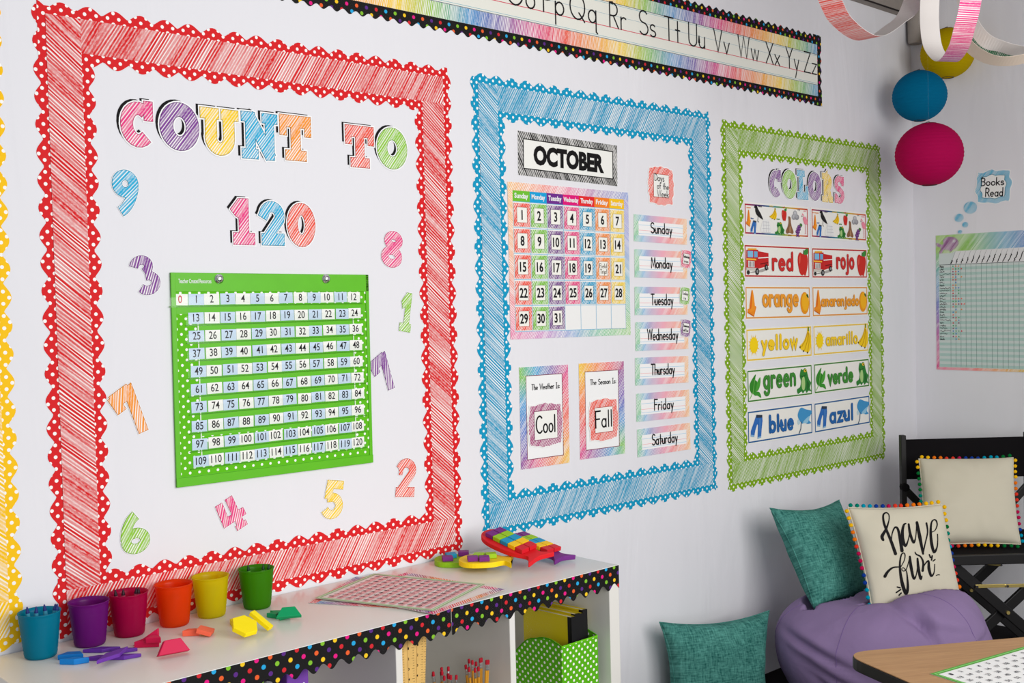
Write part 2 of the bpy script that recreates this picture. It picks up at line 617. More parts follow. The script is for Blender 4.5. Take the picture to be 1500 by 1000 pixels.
# single-stroke school print: cap height 1, x height .5, descender -.38; value = (advance, strokes)
_b = lambda cx=.22, r=.22: arc(cx, .25, r, .25, 60, 420, 14)
PRINT = {
    'A': (.62, [[(0, 0), (.3, 1), (.6, 0)], [(.1, .38), (.5, .38)]]),
    'B': (.5, [[(0, 0), (0, 1), (.2, 1)] + arc(.2, .76, .24, .24, 90, -90) + [(0, .52)], [(.2, .52)] + arc(.2, .26, .28, .26, 90, -90) + [(0, 0)]]),
    'C': (.7, [arc(.4, .5, .4, .5, 50, 310, 14)]),
    'D': (.58, [[(0, 0), (0, 1), (.15, 1)] + arc(.15, .5, .42, .5, 90, -90, 10) + [(0, 0)]]),
    'F': (.5, [[(0, 0), (0, 1), (.5, 1)], [(0, .52), (.4, .52)]]),
    'I': (.36, [[(.15, 0), (.15, 1)], [(0, 1), (.3, 1)], [(0, 0), (.3, 0)]]),
    'J': (.4, [[(.32, 1), (.32, .18)] + arc(.16, .18, .16, .18, 0, -170, 6)]),
    'M': (.72, [[(0, 0), (.06, 1), (.34, .15), (.62, 1), (.7, 0)]]),
    'N': (.58, [[(0, 0), (0, 1), (.55, 0), (.55, 1)]]),
    'O': (.84, [arc(.42, .5, .42, .5, 90, 450, 20)]),
    'P': (.5, [[(0, 0), (0, 1), (.2, 1)] + arc(.2, .74, .27, .26, 90, -90) + [(0, .48)]]),
    'Q': (.9, [arc(.42, .5, .42, .5, 90, 450, 20), [(.5, .26), (.82, -.06)]]),
    'R': (.54, [[(0, 0), (0, 1), (.2, 1)] + arc(.2, .74, .27, .26, 90, -90) + [(0, .48)], [(.22, .48), (.52, 0)]]),
    'S': (.56, [arc(.28, .75, .26, .25, 35, 270, 10) + arc(.28, .25, .28, .25, 90, -145, 10)[1:]]),
    'T': (.6, [[(.3, 0), (.3, 1)], [(0, 1), (.6, 1)]]),
    'U': (.58, [[(0, 1), (0, .3)] + arc(.28, .28, .28, .28, 180, 360, 10) + [(.56, 1)]]),
    'V': (.6, [[(0, 1), (.3, 0), (.6, 1)]]),
    'W': (.88, [[(0, 1), (.22, 0), (.44, 1), (.66, 0), (.88, 1)]]),
    'X': (.58, [[(0, 1), (.58, 0)], [(.58, 1), (0, 0)]]),
    'Y': (.56, [[(0, 1), (.28, .5), (.56, 1)], [(.28, .5), (.28, 0)]]),
    'Z': (.56, [[(0, 1), (.56, 1), (0, 0), (.56, 0)]]),
    'a': (.52, [_b(), [(.44, .5), (.44, 0)]]),
    'b': (.5, [[(0, 1), (0, 0)], arc(.23, .25, .23, .25, 140, -220, 14)]),
    'c': (.46, [arc(.24, .25, .24, .25, 50, 310, 10)]),
    'd': (.52, [_b(), [(.44, 1), (.44, 0)]]),
    'e': (.5, [[(.02, .27), (.44, .27)] + arc(.23, .25, .22, .25, 8, 310, 12)]),
    'f': (.36, [arc(.3, .82, .15, .18, 60, 180, 6) + [(.15, 0)], [(0, .52), (.34, .52)]]),
    'g': (.52, [_b(), [(.44, .5), (.44, -.12)] + arc(.24, -.16, .2, .2, 0, -160, 7)]),
    'h': (.46, [[(0, 1), (0, 0)], [(0, .3)] + arc(.2, .3, .2, .2, 160, 0, 6) + [(.4, 0)]]),
    'i': (.16, [[(.05, .5), (.05, 0)], [(.05, .7), (.05, .74)]]),
    'j': (.22, [[(.14, .5), (.14, -.18)] + arc(0, -.2, .14, .16, 0, -110, 5), [(.14, .72), (.14, .75)]]),
    'k': (.44, [[(0, 1), (0, 0)], [(.36, .5), (0, .2)], [(.12, .3), (.4, 0)]]),
    'l': (.16, [[(.05, 1), (.05, 0)]]),
    'm': (.7, [[(0, .5), (0, 0)], [(0, .3)] + arc(.16, .33, .16, .17, 160, 0, 6) + [(.32, 0)], [(.32, .3)] + arc(.48, .33, .16, .17, 160, 0, 6) + [(.64, 0)]]),
    'n': (.46, [[(0, .5), (0, 0)], [(0, .3)] + arc(.2, .3, .2, .2, 160, 0, 6) + [(.4, 0)]]),
    'o': (.5, [arc(.23, .25, .23, .25, 90, 450, 14)]),
    'p': (.5, [[(0, .5), (0, -.38)], arc(.23, .25, .23, .25, 140, -220, 14)]),
    'q': (.54, [_b(), [(.44, .5), (.44, -.34), (.52, -.4)]]),
    'r': (.34, [[(0, .5), (0, 0)], [(0, .3)] + arc(.18, .32, .18, .18, 160, 50, 5)]),
    's': (.38, [arc(.17, .375, .16, .125, 35, 270, 8) + arc(.17, .125, .18, .125, 90, -145, 8)[1:]]),
    't': (.34, [[(.15, .9), (.15, 0)], [(0, .52), (.3, .52)]]),
    'u': (.46, [[(0, .5), (0, .2)] + arc(.2, .2, .2, .2, 180, 360, 8), [(.4, .5), (.4, 0)]]),
    'v': (.42, [[(0, .5), (.2, 0), (.4, .5)]]),
    'w': (.62, [[(0, .5), (.15, 0), (.3, .5), (.45, 0), (.6, .5)]]),
    'x': (.42, [[(0, .5), (.4, 0)], [(.4, .5), (0, 0)]]),
    'y': (.44, [[(0, .5), (.2, .02)], [(.4, .5), (.1, -.38)]]),
    'z': (.42, [[(0, .5), (.4, .5), (0, 0), (.4, 0)]]),
    ':': (.16, [[(.05, .38), (.05, .42)], [(.05, .02), (.05, .06)]]),
    '.': (.14, [[(.04, 0), (.04, .04)]]),
    '!': (.16, [[(.05, 1), (.05, .28)], [(.05, 0), (.05, .05)]]),
    ' ': (.34, []),
}


def hand_width(txt, gap=.14):
    return sum(PRINT[c][0] + gap for c in txt) - gap


def hand(fl, txt, x, y, h, w, lay, col, width=None, gap=.14, slant=0.0):
    """hand lettering from baseline point (x, y); h cap height, w pen width; width fits the total length"""
    tot = hand_width(txt, gap)
    sx = (width / tot) if width else h
    px = 0.0
    for ch in txt:
        adv, sts = PRINT[ch]
        for st in sts:
            fl.stroke([(x + (px + a) * sx + slant * b * h, y + b * h) for a, b in st], w, lay, col, rnd=True)
        px += adv + gap


def rounded(fl, txt, cx, cy, w, h, lay, col, pen, gap=.2):
    """fat rounded lettering fitted into a w x h box centred on (cx, cy)"""
    px, sts = 0.0, []
    for ch in txt:
        adv, ss = PRINT[ch]
        for st in ss:
            sts.append([(px + a, .5 + (b - .5) * .8 if b > .5 else b * 1.16 - .08 if b >= 0 else b - .08) for a, b in st])
        px += adv + gap
    xs = [p[0] for s in sts for p in s]
    ys = [p[1] for s in sts for p in s]
    x0, x1, y0, y1 = min(xs), max(xs), min(ys), max(ys)
    sx, sy = (w - pen) / (x1 - x0), (h - pen) / (y1 - y0)
    for s in sts:
        fl.stroke([(cx + (a - (x0 + x1) / 2) * sx, cy + (b - (y0 + y1) / 2) * sy) for a, b in s], pen, lay, col, rnd=True)


# heavy slab letters and fat figures, drawn in a 1 x 1 box: ('s', points, width) strokes and ('r', x0, y0, x1, y1) blocks
FAT = {
    'C': [('s', arc(.52, .48, .34, .34, 52, 312, 16), .29), ('r', .70, .58, .95, .98)],
    'O': [('o', .5, .5, .35, .35, .30)],
    'U': [('s', [(.27, .97), (.27, .42)] + arc(.5, .38, .24, .24, 180, 360, 10) + [(.74, .97)], .27), ('r', 0, .78, .48, 1), ('r', .55, .78, 1, 1)],
    'N': [('s', [(.24, 0), (.24, 1)], .24), ('s', [(.2, .95), (.8, .05)], .27), ('s', [(.78, 0), (.78, 1)], .22), ('r', 0, .8, .34, 1), ('r', 0, 0, .44, .2), ('r', .58, .8, 1, 1)],
    'T': [('r', 0, .74, 1, 1), ('r', 0, .55, .2, .8), ('r', .8, .55, 1, .8), ('r', .35, .1, .65, .9), ('r', .17, 0, .83, .22)],
    'L': [('r', .2, .05, .52, 1), ('r', .03, .8, .7, 1), ('r', .03, 0, 1, .24), ('r', .78, .1, 1, .46)],
    'R': [('r', .14, .05, .42, 1), ('r', 0, 0, .54, .2), ('r', 0, .8, .5, 1), ('s', [(.3, .87), (.52, .87)] + arc(.52, .68, .24, .19, 90, -90, 8) + [(.3, .49)], .26), ('s', [(.55, .5), (.78, .06)], .27), ('r', .66, 0, 1, .2)],
    'S': [('s', arc(.5, .71, .33, .19, 20, 270, 12) + arc(.5, .29, .35, .19, 90, -165, 12)[1:], .24), ('r', .74, .66, .96, .98), ('r', .02, .02, .24, .34)],
    '1': [('r', .36, .08, .76, 1), ('p', [(.36, 1), (.76, 1), (.76, .7), (.42, .56), (.22, .62), (.02, .76)]), ('r', .12, 0, 1, .25)],
    '2': [('s', [(.12, .62)] + arc(.5, .66, .32, .22, 170, -20, 12) + [(.25, .12)], .28), ('r', .08, 0, .98, .26)],
    '0': [('o', .5, .5, .34, .37, .31)],
    # fat plain figures
    'f1': [('r', .4, .05, .78, 1), ('p', [(.4, 1), (.78, 1), (.78, .72), (.2, .58), (.08, .76)]), ('r', .12, 0, .95, .2)],
    'f2': [('s', [(.14, .68)] + arc(.47, .68, .32, .2, 180, -25, 12) + [(.2, .12)], .26), ('r', .04, 0, .94, .24)],
    'f3': [('s', arc(.42, .72, .33, .16, 160, -80, 12), .26), ('s', arc(.44, .29, .37, .18, 85, -160, 12), .26)],
    'f4': [('s', [(.62, 0), (.62, 1)], .26), ('s', [(.16, .98), (.12, .4), (.98, .4)], .25), ('r', .4, 0, .86, .14)],
    'f5': [('s', [(.9, .88), (.27, .88), (.23, .52)], .25), ('s', [(.2, .54)] + arc(.45, .34, .36, .22, 110, -150, 14), .26)],
    'f6': [('o', .5, .3, .34, .19, .27), ('s', arc(.86, .3, .71, .66, 175, 112, 10), .28)],
    'f7': [('s', [(.1, .6), (.1, .86), (.82, .86), (.36, 0)], .27), ('r', 0, .72, .9, 1)],
    'f8': [('o', .5, .74, .3, .15, .26), ('o', .5, .29, .36, .18, .27)],
    'f9': [('o', .5, .7, .34, .19, .27), ('s', arc(.14, .7, .71, .66, -5, -68, 10), .28)],
}


def fat(fl, ch, x, y, w, h, lay, col, grow=0.0, mat='paper', ang=0.0):
    """a heavy figure with its lower left corner at (x, y); grow fattens the outline"""
    k = (w + h) / 2

    def T(p):
        return (x + p[0] * w, y + p[1] * h)
    for e in FAT[ch]:
        if e[0] == 'r':
            fl.rect(x + e[1] * w - grow, y + e[2] * h - grow, x + e[3] * w + grow, y + e[4] * h + grow, lay, col, mat, ang)
        elif e[0] == 's':
            fl.stroke([T(p) for p in e[1]], e[2] * k + 2 * grow, lay, col, mat=mat, ang=ang, ext=grow)
        elif e[0] == 'o':
            _, cx, cy, rx, ry, t = e
            fl.stroke([T(p) for p in arc(cx, cy, rx, ry, 0, 360, 28)[:-1]], t * k + 2 * grow, lay, col, True, mat, ang)
        else:
            fl.poly([T(p) for p in e[1]], lay, col, mat, ang)
            if grow:
                fl.stroke([T(p) for p in e[1]], 2 * grow, lay, col, True, mat, ang)


# ------------------------------------------------------------------ the room
def structure(mb, name, mat, **k):
    return tag(mb.build(name, M[mat], **k), kind='structure')


b = MB(); b.box(-0.8, BX + .1, 0, .1, -.05, 2.85); structure(b, 'wall_left', 'wall')
b = MB(); b.box(BX, BX + .1, -3.2, 0, -.05, 2.85); structure(b, 'wall_back', 'wall')
b = MB(); b.box(-0.8, BX + .1, -4.4, .1, -.1, 0); structure(b, 'floor', 'floor')
b = MB(); b.box(2.2, BX, -1.9, 0, 2.81, 2.86); structure(b, 'ceiling', 'ceiling')
b = MB()
b.box(2.2, BX, -.045, 0, 2.745, 2.81)
b.box(2.2, BX, -.0475, -.041, 2.7425, 2.747, 1)
tag(b.build('trim_1', [M['pipe'], M['darkgap']]), kind='structure')
b = MB()
b.lathe([(.0, 2.62), (.030, 2.62), (.034, 2.63), (.034, 2.81)], 24, 0, Matrix.Translation((BX - .04, -.045, 0)))
tag(b.build('trim_2', [M['pipe']], smooth=False), kind='structure')

# ------------------------------------------------------------------ colours
RED, BLUE, LIME, SUN = rgb(216, 24, 30), rgb(0, 150, 192), rgb(126, 168, 14), rgb(250, 196, 8)
BLACK, WHITE, CREAM = rgb(16, 14, 15), rgb(240, 240, 240), rgb(236, 236, 226)
INK = rgb(22, 20, 24)
C_PINK, C_PURP, C_YEL, C_CYAN = rgb(232, 62, 132), rgb(128, 66, 150), rgb(248, 208, 38), rgb(38, 172, 214)
C_ORG, C_CORAL, C_GRN, C_MAG = rgb(244, 150, 45), rgb(236, 82, 62), rgb(142, 200, 56), rgb(222, 40, 130)
RAINBOW = [rgb(90, 190, 110), rgb(60, 170, 215), rgb(130, 90, 170), rgb(225, 60, 140), rgb(238, 90, 80), rgb(245, 160, 60), rgb(245, 210, 80)]


def quad(px4, proj=W):
    p = [Vector(proj(*q)) for q in px4]
    c = sum(p, Vector((0, 0))) / 4
    ex = ((p[1] - p[0]) + (p[2] - p[3])) / 2
    ey = ((p[0] - p[3]) + (p[1] - p[2])) / 2
    w, h = ex.length, ey.length
    ex.normalize()
    ey = Vector((-ex.y, ex.x))
    o = c - ex * w / 2 - ey * h / 2
    return o, w, h, atan2(ex.y, ex.x)


def dotted_strip(fl, L, hw, amp_lo, amp_hi, period, col, lay, vertical, off, mat='dots', dy=.0125, phase=0.0):
    """scalloped strip of length L about the axis at off; the dots line up with both edges of the plain band"""
    n = max(8, int(L / period * 12))
    for i in range(n):
        s = [L * i / n, L * (i + 1) / n]
        a = []
        for q in s:
            t = .5 - .5 * cos(2 * pi * (q + phase) / period)
            a.append(hw + amp_lo + (amp_hi - amp_lo) * t ** .62)
        for sg in (1, -1):
            P = [(s[0], 0), (s[1], 0), (s[1], sg * a[1]), (s[0], sg * a[0])]
            uv = [(q[0], abs(q[1]) - hw + dy / 2) for q in P]
            if sg < 0:
                P, uv = P[::-1], uv[::-1]
            P = [(q[0] + .012, q[1]) for q in P]
            if vertical:
                P = [(off + q[1], q[0]) for q in P][::-1]
                uv = uv[::-1]
            else:
                P = [(q[0], off + q[1]) for q in P]
            bb = len(fl.v)
            z = fl.z0 + lay * LAY
            fl.v += [(x, y, z) for x, y in P]
            fl._face(range(bb, bb + 4), [col] * 4, uv, mat)


def border(label, x0, x1, z0, z1, col, cat='bulletin board border', only=None, ph=0.0):
    w, h = x1 - x0, z1 - z0
    root = empty('bulletin_border', wallM(x0, z0, .0006), label, cat)
    hw, lo, hi, per = .0386, .0135, .030, .0615
    c = hw + hi                                   # axis of each strip, measured from the outside
    a_h, a_v = radians(-32), radians(50)
    sides = [('v', c, 0), ('v', w - c, 0), ('h', c, 1), ('h', h - c, 1)]
    for i, (d, off, lay) in enumerate(sides):
        if only and i not in only:
            continue
        f = Flat()
        dotted_strip(f, (h if d == 'v' else w) - .024, hw, lo, hi, per, col, lay, d == 'v', off, phase=ph + .013 * i)
        f.build('dotted_strip', Matrix.Identity(4), root)
    inner = (hi, hi, w - hi, h - hi)
    bands = [(hi, hi, hi + 2 * hw, h - hi, 4, a_v), (w - hi - 2 * hw, hi, w - hi, h - hi, 2, a_v),
             (hi, hi, w - hi, hi + 2 * hw, 5, a_h), (hi, h - hi - 2 * hw, w - hi, h - hi, 3, a_h)]
    for i, (xa, ya, xb, yb, lay, an) in enumerate(bands):
        if only and i not in only:
            continue
        f = Flat()
        f.rect(xa, ya, xb, yb, lay, col, 'scribble', an)
        f.build('crayon_strip', Matrix.Identity(4), root)
    return root


Z0, Z1 = .736, 2.163
border('yellow polka dot bulletin border cut off by the left edge of the photo', -.30, .812, Z0, Z1, SUN, only=(1, 2, 3))
border('wide red scalloped bulletin border around the COUNT TO 120 display', .876, 2.068, Z0, Z1, RED)
border('wide blue scalloped bulletin border around the October calendar display', 2.143, 3.308, .757, 2.164, BLUE, ph=.02)
border('wide lime green scalloped bulletin border around the COLORS display', 3.366, 4.543, .742, 2.146, LIME, ph=.04)

# ------------------------------------------------------------------ big letters
def glyph(ch, box, col, label, cat, name, rot=0.0, shadow=True, group=None, dim=.45):
    x0, y0, x1, y1 = box
    cx, cz = W((x0 + x1) / 2, (y0 + y1) / 2)
    bw = W(x1, (y0 + y1) / 2)[0] - W(x0, (y0 + y1) / 2)[0]
    bh = W((x0 + x1) / 2, y0)[1] - W((x0 + x1) / 2, y1)[1]
    if rot:                                      # box of the turned figure -> the figure's own size
        c, s = abs(cos(rot)), abs(sin(rot))
        d = c * c - s * s
        if d > .25:
            bw, bh = max((bw * c - bh * s) / d, bw * .62), (bh * c - bw * s) / d
        else:
            bw, bh = bw * .62, bh * .86
    f = Flat()
    w, h = bw, bh
    x, y = -w / 2, -h / 2
    k = (w + h) / 2
    if shadow:
        fat(f, ch, x - .085 * k, y + .055 * k, w, h, 0, BLACK, .012 * k)
        fat(f, ch, x, y, w, h, 1, rgb(246, 246, 246), .045 * k)
    else:
        fat(f, ch, x, y, w, h, 1, rgb(246, 246, 246), .03 * k)
    dark = (col[0] * dim, col[1] * dim, col[2] * dim, 1)
    fat(f, ch, x, y, w, h, 2, dark, .014 * k)
    fat(f, ch, x, y, w, h, 3, col, 0, 'scribble_fine', radians(-38))
    o = f.build(name, wallM(cx, cz, .001, rot))
    return tag(o, label, cat, group)


names = {'pink': C_PINK, 'purple': C_PURP, 'yellow': C_YEL, 'blue': C_CYAN, 'orange': C_ORG, 'red': C_CORAL, 'green': C_GRN}
for ch, box, cn, lab in [
        ('C', (176, 146, 226, 216), 'pink', 'pink slab letter C with black shadow starting the word COUNT'),
        ('O', (235, 150, 290, 221), 'purple', 'purple slab letter O with black shadow in the word COUNT'),
        ('U', (294, 160, 349, 228), 'yellow', 'yellow slab letter U with black shadow in the word COUNT'),
        ('N', (354, 166, 406, 233), 'blue', 'blue slab letter N with black shadow in the word COUNT'),
        ('T', (410, 170, 455, 235), 'orange', 'orange slab letter T with black shadow ending the word COUNT'),
        ('T', (506, 185, 547, 245), 'red', 'coral red slab letter T with black shadow in the word TO'),
        ('O', (553, 187, 595, 248), 'green', 'green slab letter O with black shadow in the word TO'),
        ('1', (337, 291, 372, 358), 'pink', 'pink slab numeral 1 with black shadow in 120'),
        ('2', (380, 295, 416, 359), 'blue', 'blue slab numeral 2 with black shadow in 120'),
        ('0', (422, 298, 460, 361), 'red', 'coral red slab numeral 0 with black shadow in 120')]:
    glyph(ch, box, names[cn], lab, 'wall letter', 'cutout_letter', group='COUNT TO 120 title letters')
for ch, box, cn, lab, rot in [
        ('f9', (161, 247, 203, 318), 'blue', 'blue scribbled numeral 9 upper left inside the red border', -6),
        ('f3', (188, 368, 239, 436), 'purple', 'purple scribbled numeral 3 left of the green pocket chart top', 20),
        ('f7', (166, 564, 221, 636), 'orange', 'orange tilted numeral 7 left of the green pocket chart', 33),
        ('f6', (174, 748, 220, 812), 'green', 'green scribbled numeral 6 at the lower left inside red border', 5),
        ('f4', (315, 722, 366, 784), 'pink', 'pink tilted numeral 4 below the green pocket chart', 24),
        ('f5', (469, 700, 507, 763), 'yellow', 'yellow scribbled numeral 5 below the green pocket chart', -10),
        ('f2', (577, 669, 612, 729), 'red', 'coral red numeral 2 at the lower right inside the red border', -7),
        ('f7', (543, 516, 583, 574), 'purple', 'purple tilted numeral 7 right of the green pocket chart', 33),
        ('f1', (581, 427, 608, 487), 'green', 'green scribbled numeral 1 upper right of the green pocket chart', -10),
        ('f8', (557, 336, 592, 394), 'pink', 'pink scribbled numeral 8 above the green numeral 1', -10)]:
    glyph(ch, box, names[cn], lab, 'wall numeral', 'cutout_numeral', radians(rot), False, 'numeral cutouts around the pocket chart', .55)
for ch, box, cn, lab in [
        ('C', (1127, 248, 1144, 289), 'purple', 'purple slab letter C beginning the word COLORS'),
        ('O', (1146, 249, 1166, 291), 'green', 'green slab letter O second in the word COLORS'),
        ('L', (1167, 250, 1183, 292), 'blue', 'blue slab letter L in the word COLORS'),
        ('O', (1184, 252, 1202, 294), 'purple', 'purple slab letter O fourth in the word COLORS'),
        ('R', (1204, 254, 1219, 296), 'yellow', 'yellow slab letter R in the word COLORS'),
        ('S', (1222, 258, 1236, 298), 'pink', 'pink slab letter S ending the word COLORS')]:
    glyph(ch, box, names[cn], lab, 'wall letter', 'cutout_letter', group='COLORS title letters')

# ------------------------------------------------------------------ 120 pocket chart
CH_G, CH_D, CH_L = rgb(92, 186, 10), rgb(70, 152, 4), rgb(134, 208, 44)
o, w, h, r = quad([(248, 402), (536, 400), (546, 679), (257, 711)])
chart = empty('pocket_chart', wallM(o.x, o.y, .002, r), 'green hundreds pocket chart holding number cards to 120', 'pocket chart')
M['vinyl'] = plain('green_vinyl', CH_G, 0.45, 0.4, var=.03)
b = MB(); b.box(0, w, 0, h, 0, .002)
b.box(0, .012, 0, h, .002, .006); b.box(w - .010, w, 0, h, .002, .005); b.box(0, w, 0, .022, .002, .007)
b.build('backing', M['vinyl'], chart, Matrix.Identity(4), bevel=.001)


def chl(px, py):
    p = Vector(W(px, py)) - o
    return (p.x * cos(r) + p.y * sin(r), -p.x * sin(r) + p.y * cos(r))


Lp = [(286, 438.5), (285.8, 466), (286.8, 492.3), (287.6, 518), (289, 543.8), (290.2, 570), (290.8, 596), (291.2, 623.6), (291.8, 650), (292.6, 675)]
Rp = [(516, 435), (518.3, 458.7), (519.6, 481.5), (520.2, 505.2), (520.8, 529), (521.8, 552.6), (522.3, 576.2), (522.6, 600), (522.8, 623.8), (523, 647.3)]
LL = [chl(*q) for q in Lp]
RR_ = [chl(*q) for q in Rp]
f = Flat(.0024)
f.rect(.012, h - .082, w - .010, h - .046, 0, CH_G, 'chart_dots')
f.rect(.012, .024, .066, h - .100, 0, CH_G, 'chart_dots')
f.rect(w - .054, .024, w - .010, h - .100, 0, CH_G, 'chart_dots')
f.rect(.066, .024, w - .054, .060, 0, CH_G, 'chart_dots')
f.rect(.066, .100, w - .054, .118, 0, CH_G, 'chart_dots')
for xx in (.0665, w - .0545):
    f.rect(xx, .07, xx + .003, h - .105, 2, rgb(225, 240, 215))
f.build('dotted_margin', Matrix.Identity(4), chart)
f = Flat(.0026)
b = MB(); b.box(0, w, h - .046, h, .002, .005)
hd = b.build('header', M['vinyl'], chart, Matrix.Identity(4), bevel=.001)
f = Flat(.0054)
typeset(f, 'Teacher Created Resources', .062, h - .020, .086, .0105, 0, WHITE, .012)
f.build('lettering', Matrix.Identity(4), hd)


def mk_clear():
    t = NT('clear_vinyl')
    tr = t.n('ShaderNodeBsdfTransparent')
    gl = t.n('ShaderNodeBsdfGlossy')
    gl.inputs['Roughness'].default_value = .18
    tr.inputs[0].default_value = (.97, .985, .97, 1)
    mx = t.n('ShaderNodeMixShader')
    mx.inputs[0].default_value = .035
    t.put(mx.inputs[1], tr.outputs[0])
    t.put(mx.inputs[2], gl.outputs[0])
    t.put(t.out.inputs[0], mx.outputs[0])
    return t.m


M['clear'] = mk_clear()
CW, CHH = .0405, .0275
for i in range(10):
    (xa, ya), (xb, yb) = LL[i], RR_[i]
    x0 = xa - .028 if i else xa - .07
    b = MB()
    yl, yr = ya - .019, yb - .019
    b.add([(x0, yl, .0062), (xb + .028, yr, .0062), (xb + .028, yr + .024, .0062), (x0, yl + .024, .0062)], [(0, 1, 2, 3)], 0)
    b.add([(x0, yl, .0026), (xb + .028, yr, .0026), (xb + .028, yr + .003, .0066), (x0, yl + .003, .0066)], [(0, 1, 2, 3)], 1)
    b.build('pocket', [M['clear'], M['vinyl']], chart, Matrix.Identity(4))
M['chrome'] = plain('chrome', rgb(215, 215, 215), .18, .5, 1.0, .02)
for px in (318.5, 475):
    x, y = chl(px, 408.5)
    b = MB(); b.lathe([(.0, .012), (.006, .012), (.0085, .010), (.0085, .005), (.012, .004), (.012, .001)], 20)
    k = b.build('magnet_hook', M['chrome'], chart, Matrix.Translation((x, y, .004)), smooth=True)
rnd = random.Random(4)
cm = wallM(o.x, o.y, .002, r)
for n in range(0, 121):
    if n == 0:
        (xa, ya), (xb, yb) = LL[0], RR_[0]
        x, y = xa - (xb - xa) / 11, ya
    else:
        i, j = divmod(n - 1, 12)
        (xa, ya), (xb, yb) = LL[i], RR_[i]
        x, y = xa + (xb - xa) * j / 11, ya + (yb - ya) * j / 11
    x += rnd.uniform(-.0012, .0012)
    f = Flat(.0036)
    f.card(CW, CHH, rgb(244, 244, 238) if n % 2 == 0 else rgb(202, 220, 240), .0008)
    s = str(n)
    typeset(f, s, CW / 2, CHH / 2 + .001, None, .0190, 1, rgb(200, 30, 40) if n == 0 else INK, .006, ref='0')
    oo = f.build('number_card', cm @ Matrix.Translation((x - CW / 2, y - CHH / 2, 0)) @ Matrix.Rotation(rnd.uniform(-.025, .025) + atan2(yb - ya, xb - xa) * .5, 4, 'Z'))
    tag(oo, ('white card with red number 0 at start of green pocket chart' if n == 0 else
             '%s card with black number %d in the green pocket chart' % ('white' if n % 2 == 0 else 'pale blue', n)), 'number card', 'number cards in the pocket chart')

# ------------------------------------------------------------------ month card and calendar
o, w, h, r = quad([(757.5, 191), (902.5, 213.5), (904.5, 272.5), (759, 256.5)])
f = Flat(.001)
f.card(w, h, rgb(240, 240, 234))
f.frame(0, 0, w, h, .021, 1, rgb(30, 30, 30), 'scribble', radians(30))
f.frame(.021, .021, w - .021, h - .021, .003, 2, BLACK)
typeset(f, 'OCTOBER', w / 2, h / 2, w * .71, h * .46, 2, BLACK, .055)
tag(f.build('month_card', wallM(o.x, o.y, .0006, r)), 'white OCTOBER card with black scribbled edge above the calendar', 'month card')

o, w, h, r = quad([(743, 265.5), (920, 282.5), (922.5, 490), (747, 497.5)])
CALM = wallM(o.x, o.y, .0006, r)


def cl(px, py):
    p = Vector(W(px, py)) - o
    return (p.x * cos(r) + p.y * sin(r), -p.x * sin(r) + p.y * cos(r))


gx0, gy1 = cl(750, 280)
gx1, gy0 = cl(916.5, 481)
gy0 = (gy0 + cl(752, 485.5)[1]) / 2
gy1 = (gy1 + cl(915, 291)[1]) / 2
f = Flat(.001)
f.card(w, h, rgb(238, 238, 236))
yl = [rgb(245, 180, 70), rgb(240, 120, 90), rgb(230, 90, 150), rgb(150, 120, 180), rgb(110, 140, 210)]
f.grad(0, gy1, w, h, 1, yl, 'scribble_pale', radians(-32))
f.grad(0, 0, w, gy0, 1, [rgb(230, 80, 150), rgb(200, 110, 190), rgb(90, 150, 210), rgb(80, 190, 130), rgb(130, 200, 80)], 'scribble_pale', radians(-32))
f.grad(0, gy0, gx0, gy1, 1, [rgb(230, 80, 150), rgb(240, 150, 90), rgb(245, 180, 70)], 'scribble_pale', radians(50), 1)
f.grad(gx1, gy0, w, gy1, 1, [rgb(130, 200, 80), rgb(80, 180, 200), rgb(110, 130, 210), rgb(130, 120, 200)], 'scribble_pale', radians(50), 1)
days = ['Sunday', 'Monday', 'Tuesday', 'Wednesday', 'Thursday', 'Friday', 'Saturday']
dcol = [rgb(110, 190, 50), rgb(20, 160, 215), rgb(110, 45, 140), rgb(222, 20, 120), rgb(228, 40, 45), rgb(242, 130, 40), rgb(246, 195, 30)]
cwid = (gx1 - gx0) / 7
hh = (gy1 - gy0) * .078
rh = (gy1 - gy0 - hh) / 5
for i in range(7):
    f.rect(gx0 + i * cwid, gy1 - hh, gx0 + (i + 1) * cwid, gy1, 1, dcol[i])
    typeset(f, days[i], gx0 + (i + .5) * cwid, gy1 - hh * .52, cwid * (.8 if len(days[i]) < 9 else .94), hh * .62, 2, WHITE, .03, ref='Sundady')
for i in range(8):
    f.rect(gx0 + i * cwid - .0008, gy0, gx0 + i * cwid + .0008, gy1 - hh, 1, rgb(110, 180, 215))
for j in range(6):
    f.rect(gx0, gy0 + j * rh - .0008, gx1, gy0 + j * rh + .0008, 1, rgb(110, 180, 215))
tag(f.build('calendar_chart', CALM), 'rainbow edged monthly calendar sheet inside the blue border', 'calendar')
kcol = [C_CORAL, rgb(122, 190, 62), rgb(120, 76, 140), rgb(226, 64, 128), rgb(48, 160, 200), rgb(238, 138, 58), rgb(240, 206, 62)]
kn = ['red', 'green', 'purple', 'pink', 'blue', 'orange', 'yellow']
